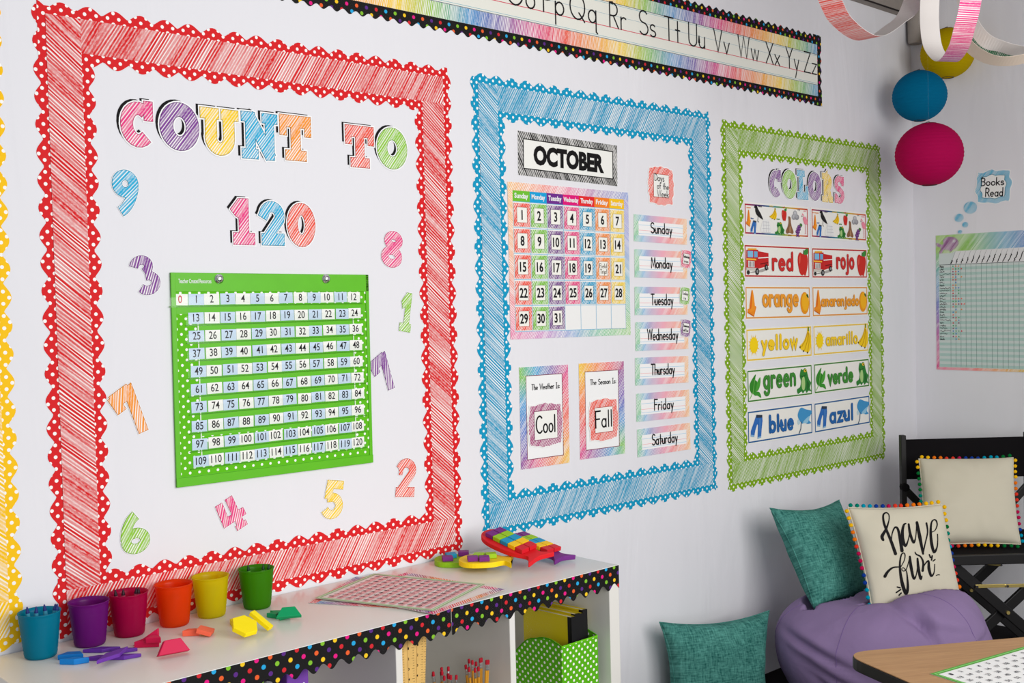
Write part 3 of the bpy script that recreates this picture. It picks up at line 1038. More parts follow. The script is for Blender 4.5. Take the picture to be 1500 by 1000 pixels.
for n in range(1, 32):
    j, i = divmod(n - 1, 7)
    f = Flat(.0008)
    kw, kh = cwid * .93, rh * .90
    f.card(kw, kh, rgb(242, 241, 232), .0006)
    f.frame(0, 0, kw, kh, kw * .17, 1, kcol[i], 'scribble_fine', radians(-35))
    dk = tuple(c * .5 for c in kcol[i][:3]) + (1,)
    f.frame(kw * .17, kw * .17, kw * .83, kh - kw * .17, .0012, 2, dk)
    if n == 20:
        hand(f, 'Field', kw * .24, kh * .53, kh * .2, .0016, 2, rgb(90, 70, 50), kw * .5)
        hand(f, 'Trip!', kw * .26, kh * .27, kh * .2, .0016, 2, rgb(90, 70, 50), kw * .48)
        lab = 'orange edged Field Trip card in the third Friday of calendar'
    else:
        s = str(n)
        typeset(f, s, kw / 2, kh / 2, None, kh * .43, 2, INK, .022, ref='0')
        lab = '%s edged calendar card with black number %d' % (kn[i], n)
    t = .0022
    oo = f.build('calendar_card', CALM @ Matrix.Translation((gx0 + i * cwid + cwid * .035, gy1 - hh - (j + 1) * rh + rh * .045, t)) @ Matrix.Rotation(rnd.uniform(-.012, .012), 4, 'Z'))
    tag(oo, lab, 'calendar card', 'day cards on the October calendar')


# ------------------------------------------------------------------ accents with a torn crayon edge
def ragged(w, h, bumps, depth, seed, n=72):
    rr = random.Random(seed)
    pts = []
    for i in range(n):
        a = 2 * pi * i / n
        c, s = cos(a), sin(a)
        k = 1 / max(abs(c), abs(s)) * (1 - .10 * abs(sin(2 * a)) ** 3)
        d = 1 - depth + depth * (sin(a * bumps) * .8 + rr.uniform(-.4, .4))
        pts.append((w / 2 + w / 2 * c * k * d, h / 2 + h / 2 * s * k * d))
    return pts


def accent(px4, col, lines, label, name, cat, win=(.2, .16, .8, .84), seed=1, bumps=12, depth=.035, off=.0006, pen=.0028, proj=W, mk=wallM, rot=None, group=None, inner=None):
    o, w, h, r = quad(px4, proj)
    if rot is not None:
        r = rot
    f = Flat(.001)
    pts = ragged(w, h, bumps, depth, seed)
    f.slab([((x - w / 2) * 1.05 + w / 2, (y - h / 2) * 1.04 + h / 2) for x, y in pts], rgb(246, 245, 243))
    f.poly(pts, 1, col, 'scribble_fine', radians(-38))
    dk = tuple(c * .5 for c in col[:3]) + (1,)
    a, b_, c, d = win
    if inner:
        ip = [((x - w / 2) * inner + w / 2, (y - h / 2) * inner + h / 2) for x, y in ragged(w, h, bumps, depth, seed)]
        f.poly(ip, 3, rgb(243, 243, 240))
        f.stroke(ip, .0022, 4, dk, True)
    else:
        f.rect(a * w, b_ * h, c * w, d * h, 2, dk)
        f.rect(a * w + .0018, b_ * h + .0018, c * w - .0018, d * h - .0018, 3, rgb(243, 242, 236))
    for (t, x, y, wd, hg) in lines:
        hand(f, t, x * w, y * h, hg * h, pen, 4, INK, wd * w)
    oo = f.build(name, mk(o.x, o.y, off, r))
    return tag(oo, label, cat, group)


accent([(947, 241), (985.5, 246), (988, 303), (950, 299)], C_CORAL,
       [('Days', .25, .62, .36, .17), ('of the', .34, .42, .44, .16), ('Week', .34, .22, .44, .17)],
       'coral red cutout reading Days of the Week above the day cards', 'accent_card', 'accent card', (.2, .2, .8, .8), 3, 13, .03)

# ------------------------------------------------------------------ seven day name cards
dpx = [[(927.5, 313.8), (1005.5, 320.5), (1005.5, 358.8), (928, 353)], [(928.5, 365.5), (1005.5, 368), (1006.3, 408.8), (929, 405.5)],
       [(928.5, 420), (1006.3, 420.5), (1006.3, 461), (929.5, 461)], [(929.5, 472), (1007.5, 470), (1007.5, 511), (930.5, 513.8)],
       [(929, 524), (1007.5, 521), (1008, 560), (930.5, 564.5)], [(930.5, 577), (1008.8, 570), (1009.5, 610), (932.5, 617.5)],
       [(932, 628.8), (1010, 618.8), (1011, 657.5), (933.8, 669.5)]]
for nm, px in zip(days, dpx):
    o, w, h, r = quad(px)
    f = Flat(.001)
    f.card(w, h, rgb(244, 243, 242))
    rb = [rgb(95, 190, 130), rgb(80, 165, 215), rgb(165, 85, 165), rgb(232, 80, 140), rgb(240, 95, 95), rgb(244, 130, 75), rgb(246, 175, 75)]
    m = h * .235
    f.grad(0, h - m, w, h, 1, rb, 'scribble_pale', radians(-38))
    f.grad(0, 0, w, m, 1, rb, 'scribble_pale', radians(-38))
    f.rect(0, m, w * .085, h - m, 1, rb[0], 'scribble_pale', radians(-38))
    f.rect(w * .925, m, w, h - m, 1, rb[-1], 'scribble_pale', radians(-38))
    for y, c in ((.62, rgb(150, 200, 230)), (.42, rgb(240, 160, 160)), (.30, rgb(150, 200, 230))):
        f.rect(w * .09, h * y, w * .92, h * y + .0012, 1, c)
    L = {'Sunday': .40, 'Monday': .40, 'Tuesday': .42, 'Wednesday': .58, 'Thursday': .44, 'Friday': .36, 'Saturday': .48}[nm]
    hand(f, nm, w * (.51 - L / 2), h * .36, h * .38, .0048, 2, INK, w * L)
    tag(f.build('day_card', wallM(o.x, o.y, .0006, r)), 'rainbow edged card with handwritten %s inside the blue border' % nm, 'day card', 'days of the week cards')
for px, col, lines, lab, sd, rr_ in [
        ([(995, 364), (1010, 364), (1010, 391), (995, 391)], rgb(232, 95, 130), [('Yesterday', .2, .55, .6, .16), ('was', .3, .3, .4, .16)], 'small pink tag on the corner of the Monday card', 11, -.12),
        ([(993.5, 419), (1008.5, 419), (1008.5, 445), (993.5, 445)], rgb(130, 190, 70), [('Today', .22, .55, .56, .16), ('is', .38, .3, .22, .16)], 'small green tag on the corner of the Tuesday card', 12, -.1),
        ([(995, 466), (1009.5, 466), (1009.5, 492), (995, 492)], rgb(140, 85, 150), [('Tomorrow', .2, .55, .6, .16), ('will be', .24, .3, .5, .16)], 'small purple tag on the corner of the Wednesday card', 13, -.14)]:
    accent(px, col, lines, lab, 'reminder_tag', 'reminder tag', (.17, .2, .83, .8), sd, 8, .03, .003, .0018, rot=rr_, group='tags on the day cards')

# ------------------------------------------------------------------ weather and season cards
for px, ttl, wid, st, apx, acol, word, lab, alab, sd in [
        ([(760, 538.8), (831.3, 533), (833.8, 678), (762.5, 687)], 'The Weather Is:', .58,
         ([rgb(130, 195, 70), rgb(70, 170, 215), rgb(130, 90, 170), rgb(225, 70, 140)], [rgb(130, 195, 70), rgb(70, 160, 215), rgb(90, 120, 200), rgb(140, 80, 160)], [rgb(225, 70, 140), rgb(235, 80, 100), rgb(240, 120, 70), rgb(245, 190, 60)], [rgb(140, 80, 160), rgb(230, 80, 130), rgb(240, 140, 80), rgb(245, 200, 60)]),
         [(771.3, 592.5), (821.3, 587), (825, 651), (773.8, 657)], rgb(168, 62, 120), 'Cool', 'tall rainbow edged sheet titled The Weather Is', 'plum crayon edged card reading Cool on the weather sheet', 21),
        ([(846.3, 532.5), (912.5, 528.8), (915.5, 663.8), (850, 673)], 'The Season Is:', .58,
         ([rgb(245, 200, 50), rgb(244, 150, 60), rgb(235, 80, 90), rgb(170, 70, 140)], [rgb(245, 200, 50), rgb(244, 130, 60), rgb(235, 80, 80), rgb(225, 70, 140)], [rgb(150, 70, 150), rgb(120, 90, 180), rgb(70, 150, 210), rgb(130, 195, 70)], [rgb(225, 70, 140), rgb(150, 90, 170), rgb(70, 160, 210), rgb(130, 200, 80)]),
         [(860, 586), (903.8, 580), (905.5, 643), (862.5, 648)], C_CORAL, 'Fall', 'tall rainbow edged sheet titled The Season Is', 'coral crayon edged card reading Fall on the season sheet', 22)]:
    o, w, h, r = quad(px)
    f = Flat(.001)
    f.card(w, h, rgb(243, 243, 242))
    m = w * .125
    top, left, right, bot = st
    f.grad(0, h - m, w, h, 1, top, 'scribble_fine', radians(-38))
    f.grad(0, 0, w, m, 1, bot, 'scribble_fine', radians(-38))
    f.grad(0, m, m, h - m, 1, left[::-1], 'scribble_fine', radians(-38), 1)
    f.grad(w - m, m, w, h - m, 1, right[::-1], 'scribble_fine', radians(-38), 1)
    f.frame(m, m, w - m, h - m, .002, 2, rgb(120, 30, 60))
    hand(f, ttl, w * .24, h * .77, h * .055, .0024, 2, INK, w * wid)
    tag(f.build('weather_sheet' if word == 'Cool' else 'season_sheet', wallM(o.x, o.y, .0006, r)), lab, 'poster')
    accent(apx, acol, [(word, .22, .33, .56, .38)], alab, 'accent_card', 'accent card', (.16, .17, .84, .83) if word == 'Cool' else (.19, .2, .81, .8), sd, 17 if word == 'Cool' else 10, .025, .0026, .0055)


# ------------------------------------------------------------------ pictures on the colour cards
def smooth(pts, k=4):
    n, out = len(pts), []
    for i in range(n):
        p0, p1, p2, p3 = (Vector(pts[(i + q) % n]) for q in (-1, 0, 1, 2))
        for j in range(k):
            t = j / k
            out.append(tuple(.5 * ((2 * p1) + (p2 - p0) * t + (2 * p0 - 5 * p1 + 4 * p2 - p3) * t * t + (3 * p1 - p0 - 3 * p2 + p3) * t ** 3)))
    return out


def icon(f, nm, x, y, w, h, l):
    def P(pts, c, d=0, sm=True):
        pts = smooth(pts) if sm else pts
        f.poly([(x + a * w, y + b_ * h) for a, b_ in pts], l + d, c if isinstance(c, tuple) and len(c) == 4 else rgb(*c))

    def D(cx, cy, rx, ry, c, d=0, n=14):
        f.disc(x + cx * w, y + cy * h, rx * w, l + d, rgb(*c), n, ry * h)
    if nm == 'truck':
        P([(.0, .1), (.06, .08), (1, .3), (1, .22), (.7, .12)], (175, 170, 165), 0, False)
        P([(.52, .24), (1, .36), (1, .84), (.52, .9)], (200, 40, 40), 0, False)
        P([(.52, .62), (1, .66), (1, .70), (.52, .66)], (240, 240, 235), 1, False)
        P([(.62, .40), (.97, .46), (.97, .50), (.62, .44)], (120, 20, 25), 1, False)
        P([(.0, .22), (.52, .2), (.54, .95), (.02, .93)], (196, 38, 36), 1, False)
        P([(.06, .66), (.3, .66), (.3, .9), (.06, .9)], (130, 190, 225), 2, False)
        P([(.35, .66), (.5, .67), (.5, .88), (.35, .89)], (110, 175, 215), 2, False)
        P([(.08, .93), (.46, .95), (.46, 1), (.08, .99)], (240, 170, 40), 2, False)
        P([(.0, .56), (.44, .55), (.44, .61), (.0, .62)], (250, 185, 60), 2, False)
        P([(.08, .30), (.36, .29), (.36, .52), (.08, .53)], (225, 225, 220), 2, False)
        for q in range(4):
            P([(.11 + q * .065, .31), (.13 + q * .065, .31), (.13 + q * .065, .51), (.11 + q * .065, .51)], (90, 30, 30), 3, False)
        P([(-.0, .18), (.5, .16), (.5, .27), (-.0, .28)], (205, 200, 190), 3, False)
        D(.47, .14, .085, .13, (35, 33, 34), 4); D(.47, .14, .04, .065, (150, 150, 150), 5)
        D(.88, .3, .07, .12, (35, 33, 34), 4); D(.88, .3, .032, .06, (150, 150, 150), 5)
        D(.08, .1, .06, .08, (40, 38, 38), 4)
    elif nm == 'apple':
        P([(.5, .80), (.25, .86), (.06, .72), (.04, .45), (.2, .12), (.42, .02), (.55, .06), (.72, .02), (.9, .3), (.97, .6), (.85, .82), (.66, .86)], (205, 46, 38))
        P([(.28, .76), (.16, .66), (.14, .46), (.24, .5)], (226, 90, 72), 1)
        P([(.56, .8), (.62, .92), (.86, 1), (1, .98), (.96, .82), (.78, .78)], (60, 140, 60), 1)
        P([(.52, .8), (.56, .8), (.62, .94), (.57, .95)], (90, 60, 35), 2, False)
    elif nm == 'cone':
        P([(.02, .3), (.0, .16), (.72, .0), (1, .36), (.92, .42)], (238, 140, 32), 0, False)
        P([(.0, .16), (.72, .0), (.72, .05), (.02, .2)], (205, 100, 20), 1, False)
        P([(.46, .96), (.54, 1), (.64, .97), (.84, .36), (.6, .22), (.2, .26)], (244, 150, 36), 1)
        P([(.46, .9), (.52, .94), (.44, .4), (.28, .34)], (225, 105, 25), 2)
    elif nm == 'orange':
        D(.5, .5, .48, .5, (236, 150, 25)); D(.55, .55, .38, .4, (246, 180, 30), 1)
        P([(.66, .86), (.8, .9), (.92, .76), (.8, .74)], (60, 95, 40), 2)
    elif nm == 'sun':
        for q in range(16):
            a = 2 * pi * q / 16
            r1 = .5 if q % 2 else .42
            P([(.5 + .3 * cos(a - .16), .5 + .3 * sin(a - .16)), (.5 + r1 * cos(a), .5 + r1 * sin(a)), (.5 + .3 * cos(a + .16), .5 + .3 * sin(a + .16))], (246, 205, 30), 0, False)
        D(.5, .5, .34, .34, (248, 212, 20), 1, 20)
    elif nm == 'bananas':
        P([(.72, 1), (.84, .98), (.86, .82), (1, .5), (.92, .16), (.7, .0), (.6, .05), (.3, .1), (.0, .22), (.02, .3), (.35, .46), (.62, .74)], (246, 204, 30))
        for a in ([(.7, .8), (.5, .5), (.16, .26)], [(.75, .78), (.66, .45), (.42, .14)], [(.8, .78), (.82, .42), (.68, .06)]):
            f.stroke([(x + p * w, y + q * h) for p, q in a], .05 * w, l + 1, rgb(205, 155, 15))
        P([(.72, 1), (.84, .98), (.84, .82), (.72, .84)], (120, 140, 40), 2, False)
        for a, b_ in ((.03, .25), (.33, .1), (.66, .03)):
            D(a, b_, .05, .04, (70, 55, 25), 2, 8)
    elif nm == 'leaf':
        P([(.58, 1), (.3, .84), (.06, .62), (.04, .4), (.2, .22), (.32, .24), (.6, .3), (.72, .5), (.66, .7), (.52, .78)], (52, 135, 40))
        P([(.95, .86), (.72, .7), (.6, .5), (.5, .3), (.74, .32), (.94, .56)], (74, 160, 54), 1)
        P([(.3, .24), (.6, .28), (.88, .22), (1, .0), (.7, .1), (.46, .12)], (58, 145, 46), 1)
        f.stroke([(x + w * .02, y), (x + w * .3, y + h * .26), (x + w * .46, y + h * .8)], .045 * w, l + 2, rgb(120, 190, 90))
    elif nm == 'frog':
        P([(.3, .98), (.42, .94), (.55, 1), (.68, .94), (.76, .72), (.86, .52), (.98, .4), (.9, .2), (1, .06), (.8, .1), (.66, .02), (.56, .12), (.4, .02), (.3, .1), (.06, .02), (.0, .2), (.2, .28), (.28, .5), (.2, .72)], (50, 130, 52))
        P([(.36, .62), (.5, .66), (.56, .4), (.5, .16), (.36, .18), (.3, .4)], (170, 205, 130), 1)
        D(.58, .9, .1, .06, (250, 205, 50), 1, 10); D(.58, .9, .045, .03, (20, 20, 20), 2, 8)
        f.stroke([(x + .24 * w, y + .72 * h), (x + .4 * w, y + .68 * h), (x + .6 * w, y + .74 * h)], .03 * w, l + 2, rgb(25, 80, 30))
        P([(.7, .5), (.84, .36), (.78, .14), (.66, .2)], (38, 105, 42), 1)
    elif nm == 'jeans':
        P([(.5, .98), (.98, .94), (1, .7), (.92, .4), (.86, .04), (.56, .0), (.6, .3), (.62, .56), (.56, .6), (.4, .36), (.3, .1), (.02, .14), (.04, .36), (.3, .7)], (48, 108, 184), 0, False)
        P([(.5, .99), (.98, .95), (.98, .84), (.5, .86)], (50, 60, 75), 1, False)
        P([(.02, .14), (.3, .1), (.31, .17), (.02, .22)], (135, 180, 215), 1, False)
        P([(.56, .0), (.86, .04), (.86, .1), (.56, .07)], (135, 180, 215), 1, False)
        P([(.7, .8), (.86, .8), (.8, .3), (.7, .3)], (70, 125, 190), 1, False)
    elif nm == 'ray':
        P([(.14, .56), (.08, .76), (.28, .98), (.6, .9), (1, .8), (.86, .6), (.82, .46), (.94, .36), (.7, .34), (.5, .42), (.36, .38)], (66, 148, 200))
        P([(.4, .44), (.84, .64), (.76, .44), (.6, .38)], (150, 200, 225), 1)
        f.stroke([(x + .3 * w, y + .46 * h), (x + .26 * w, y + .2 * h), (x + .12 * w, y)], .05 * w, l, rgb(60, 85, 110))
        P([(.14, .56), (.04, .5), (.1, .36), (.22, .42)], (190, 215, 225), 1)
    elif nm == 'crow':
        P([(.0, .86), (.12, 1), (.3, .97), (.46, .78), (.76, .5), (1, .18), (.84, .2), (.55, .3), (.3, .42), (.14, .62), (.12, .82)], (34, 32, 34))
        f.stroke([(x + .45 * w, y + .4 * h), (x + .38 * w, y + .05 * h), (x + .52 * w, y)], .04 * w, l, rgb(34, 32, 34))
    elif nm == 'igloo':
        P([(.0, .0), (.95, .0), (.95, .4), (.8, .8), (.5, 1), (.2, .85), (.04, .5)], (236, 236, 234), 0)
        for q in (.0, .28, .52, .76):
            f.stroke([(x + (.04 + q * .2) * w, y + q * h), (x + (.94 - q * .18) * w, y + q * h)], .02 * w, l + 1, rgb(185, 185, 190))
        for q in (.25, .5, .72):
            f.stroke([(x + q * w, y), (x + q * w, y + .8 * h)], .02 * w, l + 1, rgb(195, 195, 200))
    elif nm == 'bear':
        P([(.35, 1), (.62, .94), (.66, .7), (.78, .4), (1, .14), (.86, .0), (.5, .06), (.12, .0), (.0, .16), (.26, .45), (.36, .7)], (140, 98, 66))
        P([(.46, .4), (.6, .42), (.62, .12), (.42, .12)], (176, 134, 96), 1)
    elif nm == 'rocks':
        for a, b_, r1, c in ((.25, .3, .26, 160), (.66, .32, .32, 145), (.46, .7, .26, 172)):
            D(a, b_, r1, .3, (c, c, c + 4)); D(a - .04, b_ + .06, r1 * .6, .16, (c + 25, c + 25, c + 28), 1)
    elif nm == 'grapes':
        for a, b_ in ((.3, .14), (.2, .36), (.46, .34), (.34, .56), (.6, .56), (.5, .74), (.72, .78)):
            D(a, b_, .19, .13, (104, 52, 120), 0, 10); D(a - .03, b_ + .03, .08, .05, (150, 100, 165), 1, 8)
        P([(.6, .86), (.76, 1), (1, .9), (.86, .74)], (70, 120, 60), 2)
    elif nm == 'flamingo':
        P([(.3, .74), (.6, .84), (.92, .7), (1, .5), (.7, .46), (.36, .52)], (238, 140, 160))
        f.stroke([(x + .34 * w, y + .6 * h), (x + .2 * w, y + .72 * h), (x + .34 * w, y + .9 * h), (x + .12 * w, y + .96 * h), (x + .02 * w, y + .86 * h)], .1 * w, l, rgb(238, 140, 160))
        D(.0, .84, .08, .03, (30, 30, 30), 1, 6)
        for q in (.58, .72):
            f.stroke([(x + q * w, y + .5 * h), (x + (q + .02) * w, y + .02 * h), (x + (q - .14) * w, y)], .04 * w, l, rgb(225, 120, 145))


def rainbow_edge(f, w, h, e):
    rb = [rgb(190, 45, 50), rgb(110, 50, 110), rgb(40, 55, 120), rgb(50, 130, 150), rgb(110, 160, 60), rgb(210, 170, 50), rgb(215, 120, 50), rgb(190, 45, 45)]
    m = w * .016
    f.grad(m, h - m - e, w - m, h - m, 1, rb, 'paper')
    f.grad(m, m, w - m, m + e, 1, rb, 'paper')
    f.rect(m, m, m + e * .8, h - m, 2, rb[0])
    f.rect(w - m - e * .8, m, w - m, h - m, 2, rb[0])


ov = [[(1088.4, 294.7), (1183.9, 303.8), (1183.9, 349.3), (1089.5, 345)], [(1187, 303.8), (1269, 311.5), (1268.3, 354.9), (1187.5, 348.6)]]
for k, px in enumerate(ov):
    o, w, h, r = quad(px)
    f = Flat(.001)
    f.card(w, h, rgb(240, 238, 232))
    rainbow_edge(f, w, h, h * .045)
    for nm, a, b_, c, d in (('cone', .03, .26, .07, .5), ('jeans', .09, .05, .09, .42), ('crow', .15, .42, .13, .5), ('igloo', .25, .12, .15, .42),
                            ('bananas', .38, .52, .11, .36), ('frog', .46, .07, .15, .4), ('apple', .565, .50, .08, .40), ('bear', .63, .12, .12, .54),
                            ('rocks', .725, .56, .12, .3), ('grapes', .78, .05, .11, .42), ('flamingo', .89, .14, .085, .66)):
        icon(f, nm, a * w, b_ * h, c * w, d * h, 3)
    tw = (('orange', .07, .82, (235, 140, 40)), ('black', .24, .90, (20, 20, 20)), ('yellow', .41, .93, (245, 205, 40)), ('red', .60, .93, (205, 40, 40)),
          ('gray', .84, .88, (130, 130, 130)), ('pink', .94, .86, (235, 140, 160)), ('blue', .12, .52, (40, 90, 160)), ('green', .51, .54, (50, 130, 50)),
          ('brown', .69, .075, (120, 80, 50)), ('purple', .82, .055, (100, 50, 120))) if k == 0 else (
        ('anaranjado', .08, .83, (235, 140, 40)), ('negro', .26, .88, (20, 20, 20)), ('amarillo', .41, .92, (245, 205, 40)), ('rojo', .60, .93, (205, 40, 40)),
        ('gris', .84, .88, (130, 130, 130)), ('rosado', .93, .86, (235, 140, 160)), ('azul', .12, .52, (40, 90, 160)), ('verde', .51, .54, (50, 130, 50)),
        ('marrón', .69, .075, (120, 80, 50)), ('morado', .82, .055, (100, 50, 120)))
    for t, a, b_, c in tw:
        typeset(f, t, a * w, b_ * h, len(t) * .0105 * w, h * .055, 3, rgb(*c), .02)
    tag(f.build('color_card', wallM(o.x, o.y, .0006, r)), 'overview color card with many small pictures, %s of the two under the COLORS title' % ('left' if k == 0 else 'right'), 'color card', 'bilingual color cards')

cc = [('red', [(1089, 357), (1185.3, 361.2), (1185.7, 407.7), (1090, 406.7)], (190, 44, 44), (206, 48, 46), 'truck', 'apple', 'fire truck and apple'),
      ('rojo', [(1188.5, 361.9), (1269.7, 364.7), (1269.7, 408), (1188.5, 408)], (190, 44, 44), (206, 48, 46), 'truck', 'apple', 'fire truck and apple'),
      ('orange', [(1090.5, 418.7), (1186.4, 418.7), (1186.7, 466), (1091.2, 468.1)], (226, 150, 60), (240, 158, 48), 'cone', 'orange', 'traffic cone and orange'),
      ('anaranjado', [(1189, 419), (1270.4, 418.7), (1270.7, 461.8), (1189.2, 464.6)], (226, 150, 60), (240, 158, 48), 'cone', 'orange', 'traffic cone and orange'),
      ('yellow', [(1091.2, 480.7), (1188.5, 476.5), (1188.9, 522), (1093.3, 530.7)], (238, 198, 60), (248, 206, 40), 'sun', 'bananas', 'sun and bananas'),
      ('amarillo', [(1190.6, 476.5), (1271.5, 471.6), (1271.8, 515), (1190.6, 521.3)], (238, 198, 60), (248, 206, 40), 'sun', 'bananas', 'sun and bananas'),
      ('green', [(1092.6, 541.2), (1189.2, 532.8), (1189.5, 578.3), (1094.7, 590.9)], (66, 130, 50), (64, 140, 52), 'leaf', 'frog', 'leaf and frog'),
      ('verde', [(1191.3, 532), (1272.8, 524), (1272.9, 566.4), (1192, 577.6)], (66, 130, 50), (64, 140, 52), 'leaf', 'frog', 'leaf and frog'),
      ('blue', [(1093.3, 601.4), (1189.9, 589.5), (1189.9, 635.3), (1095.1, 651.1)], (40, 95, 150), (36, 100, 168), 'jeans', 'ray', 'jeans and stingray'),
      ('azul', [(1192, 589.5), (1273.9, 577.6), (1273.6, 620.3), (1192.3, 635)], (40, 95, 150), (36, 100, 168), 'jeans', 'ray', 'jeans and stingray')]
tx = {'red': (.565, .33, .62), 'rojo': (.585, .33, .70), 'orange': (.525, .56, .58), 'anaranjado': (.485, .68, .50), 'yellow': (.49, .56, .66), 'amarillo': (.50, .58, .46),
      'green': (.48, .50, .64), 'verde': (.46, .46, .56), 'blue': (.50, .38, .58), 'azul': (.465, .42, .60)}
for wd, px, ec, tc, i1, i2, pic in cc:
    o, w, h, r = quad(px)
    f = Flat(.001)
    f.card(w, h, rgb(240, 238, 230))
    m = h * .035
    f.frame(m, m, w - m, h - m, h * .042, 1, rgb(*ec))
    box = {'truck': (.025, .08, .33, .80), 'cone': (.03, .08, .13, .78), 'sun': (.025, .14, .17, .70), 'leaf': (.03, .12, .17, .72), 'jeans': (.04, .12, .18, .74)}[i1]
    icon(f, i1, box[0] * w, box[1] * h, box[2] * w, box[3] * h, 2)
    box = {'apple': (.80, .07, .175, .86), 'orange': (.83, .12, .15, .70), 'bananas': (.80, .12, .185, .84), 'frog': (.75, .08, .23, .80), 'ray': (.74, .06, .245, .84)}[i2]
    icon(f, i2, box[0] * w, box[1] * h, box[2] * w, box[3] * h, 2)
    cx, ww, hh_ = tx[wd]
    dk = tuple(c * .45 for c in rgb(*tc)[:3]) + (1,)
    cy = .47 if wd in ('orange', 'anaranjado', 'rojo', 'yellow', 'green') else .52
    pen = h * (.105 if len(wd) < 7 else .082)
    rounded(f, wd, cx * w + h * .008, cy * h - h * .010, ww * w, hh_ * h, 5, dk, pen * 1.12)
    rounded(f, wd, cx * w, cy * h, ww * w, hh_ * h, 6, rgb(*tc), pen)
    tag(f.build('color_card', wallM(o.x, o.y, .0006, r)), 'white color card reading %s beside a %s' % (wd, pic), 'color card', 'bilingual color cards')

# ------------------------------------------------------------------ alphabet line with its dotted edging
AX0, AX1 = 1.35, 4.034
al = empty('alphabet_border', wallM(AX0 - .03, 2.264, .0006), 'black rainbow dot scalloped edging around the alphabet line', 'bulletin board border')
AW, AH = AX1 + .034 - (AX0 - .03), 2.556 - 2.264
def edge_strip(f, x0, x1, y0, y1, side, period, amp, col, lay=0, mat='polka', s0=0.0):
    """a strip, straight on one long side and scalloped on the other; side: 0 bottom, 1 top, 2 right"""
    L = (y1 - y0) if side == 2 else (x1 - x0)
    n = max(6, int(L / period * 12))
    for i in range(n):
        a, c = L * i / n, L * (i + 1) / n
        da, dc = amp * (.5 + .5 * cos(2 * pi * (a + s0) / period)), amp * (.5 + .5 * cos(2 * pi * (c + s0) / period))
        if side == 0:
            p = [(x0 + a, y0 + da), (x0 + c, y0 + dc), (x0 + c, y1), (x0 + a, y1)]
        elif side == 1:
            p = [(x0 + a, y0), (x0 + c, y0), (x0 + c, y1 - dc), (x0 + a, y1 - da)]
        else:
            p = [(x0, y0 + a), (x1 - da, y0 + a), (x1 - dc, y0 + c), (x0, y0 + c)]
        f.poly(p, lay, col, mat)


f = Flat(); edge_strip(f, 0, AW, 0, .06, 0, .042, .011, BLACK); f.build('dotted_strip', Matrix.Identity(4), al)
f = Flat(); edge_strip(f, 0, AW, AH - .06, AH, 1, .042, .011, BLACK); f.build('dotted_strip', Matrix.Identity(4), al)
f = Flat(); edge_strip(f, AW - .06, AW, 0, AH, 2, .042, .011, BLACK, 1); f.build('dotted_strip', Matrix.Identity(4), al)
f = Flat(.001)
w, h = AX1 - AX0, 2.515 - 2.303
f.card(w, h, rgb(232, 232, 222))
rb = [rgb(70, 150, 205), rgb(120, 90, 165), rgb(222, 60, 135), rgb(236, 90, 75), rgb(244, 160, 60), rgb(246, 208, 60), rgb(140, 195, 70)]
# the colours run along the line; blue lies at the right hand end
stops = []
xx = w
seq = rb[:]
k = 0
cyc = .135
n = int(w / cyc) + 1
stops = [seq[(-q) % 7] for q in range(n + 1)]
x_left = w - n * cyc
order = [rb[0], rb[6], rb[5], rb[4], rb[3], rb[2], rb[1]]
cols = [order[q % 7] for q in range(n + 1)][::-1]
f.grad(x_left + .0, 0, w, .045, 1, cols, 'scribble_fine', radians(-12))
f.grad(x_left + .0, h - .040, w, h, 1, cols, 'scribble_fine', radians(-12))
for y, t, c in ((.0455, .0016, rgb(60, 90, 110)), (.052, .001, rgb(90, 170, 190)), (h - .042, .0016, rgb(60, 90, 110)), (h - .047, .001, rgb(90, 170, 190)),
                (.087, .0022, rgb(215, 60, 90)), (.128, .0010, rgb(150, 180, 195))):
    f.rect(max(0, x_left), y, w, y + t, 2, c)
for ch, x in (('L', None), ('O', 2.298), ('P', 2.455), ('Q', 2.575), ('R', 2.765), ('S', 2.915), ('T', 3.050), ('U', 3.187), ('V', 3.335), ('W', 3.485), ('X', 3.668), ('Y', 3.805), ('Z', 3.935)):
    if x is None:
        continue
    H = .082
    adv = PRINT[ch][0]
    hand(f, ch, x - AX0, .0885, H, .0052, 3, INK)
    hand(f, ch.lower(), x - AX0 + adv * H + .012, .0885, H, .0052, 3, INK)
tag(f.build('alphabet_strip', wallM(AX0, 2.303, .0016)), 'long rainbow striped alphabet line high on the wall', 'alphabet strip')

# ------------------------------------------------------------------ books read chart on the back wall
o, w, h, r = quad([(1370.5, 345), (1500, 337), (1500, 545), (1373, 541)], B)
w = .47
f = Flat(.001)
f.card(w, h, rgb(206, 216, 212))
gl_, gt = .020, h * .245
G1 = [rgb(150, 195, 80), rgb(130, 190, 70), rgb(80, 165, 200), rgb(120, 120, 200)]
f.grad(0, h - .075, w, h, 1, G1, 'scribble_fine', radians(-38))
f.poly([(0, h - gt * .55), (.075, h - gt * .55), (.10, h - .07), (0, h - .07)], 1, G1[0], 'scribble_fine', radians(-38))
f.grad(0, .012, .014, h - .08, 1, [rgb(215, 60, 130), rgb(190, 70, 150), rgb(120, 110, 190), rgb(80, 160, 200), rgb(120, 190, 80)], 'scribble_fine', radians(-38), 1)
f.grad(0, 0, w, .012, 2, [rgb(225, 80, 130), rgb(235, 100, 110), rgb(235, 170, 80), rgb(190, 190, 80)], 'scribble_fine', radians(-38))
ht = h - .135                                      # top of the grid
f.poly([(.068, ht), (w, ht), (w, h - .073), (.092, h - .075)], 1, rgb(226, 226, 226))
nr = 38
rp = (ht - .014) / nr
for i in range(0, nr, 2):
    f.rect(.014, .014 + i * rp, w, .014 + (i + 1) * rp, 1, rgb(176, 204, 196))
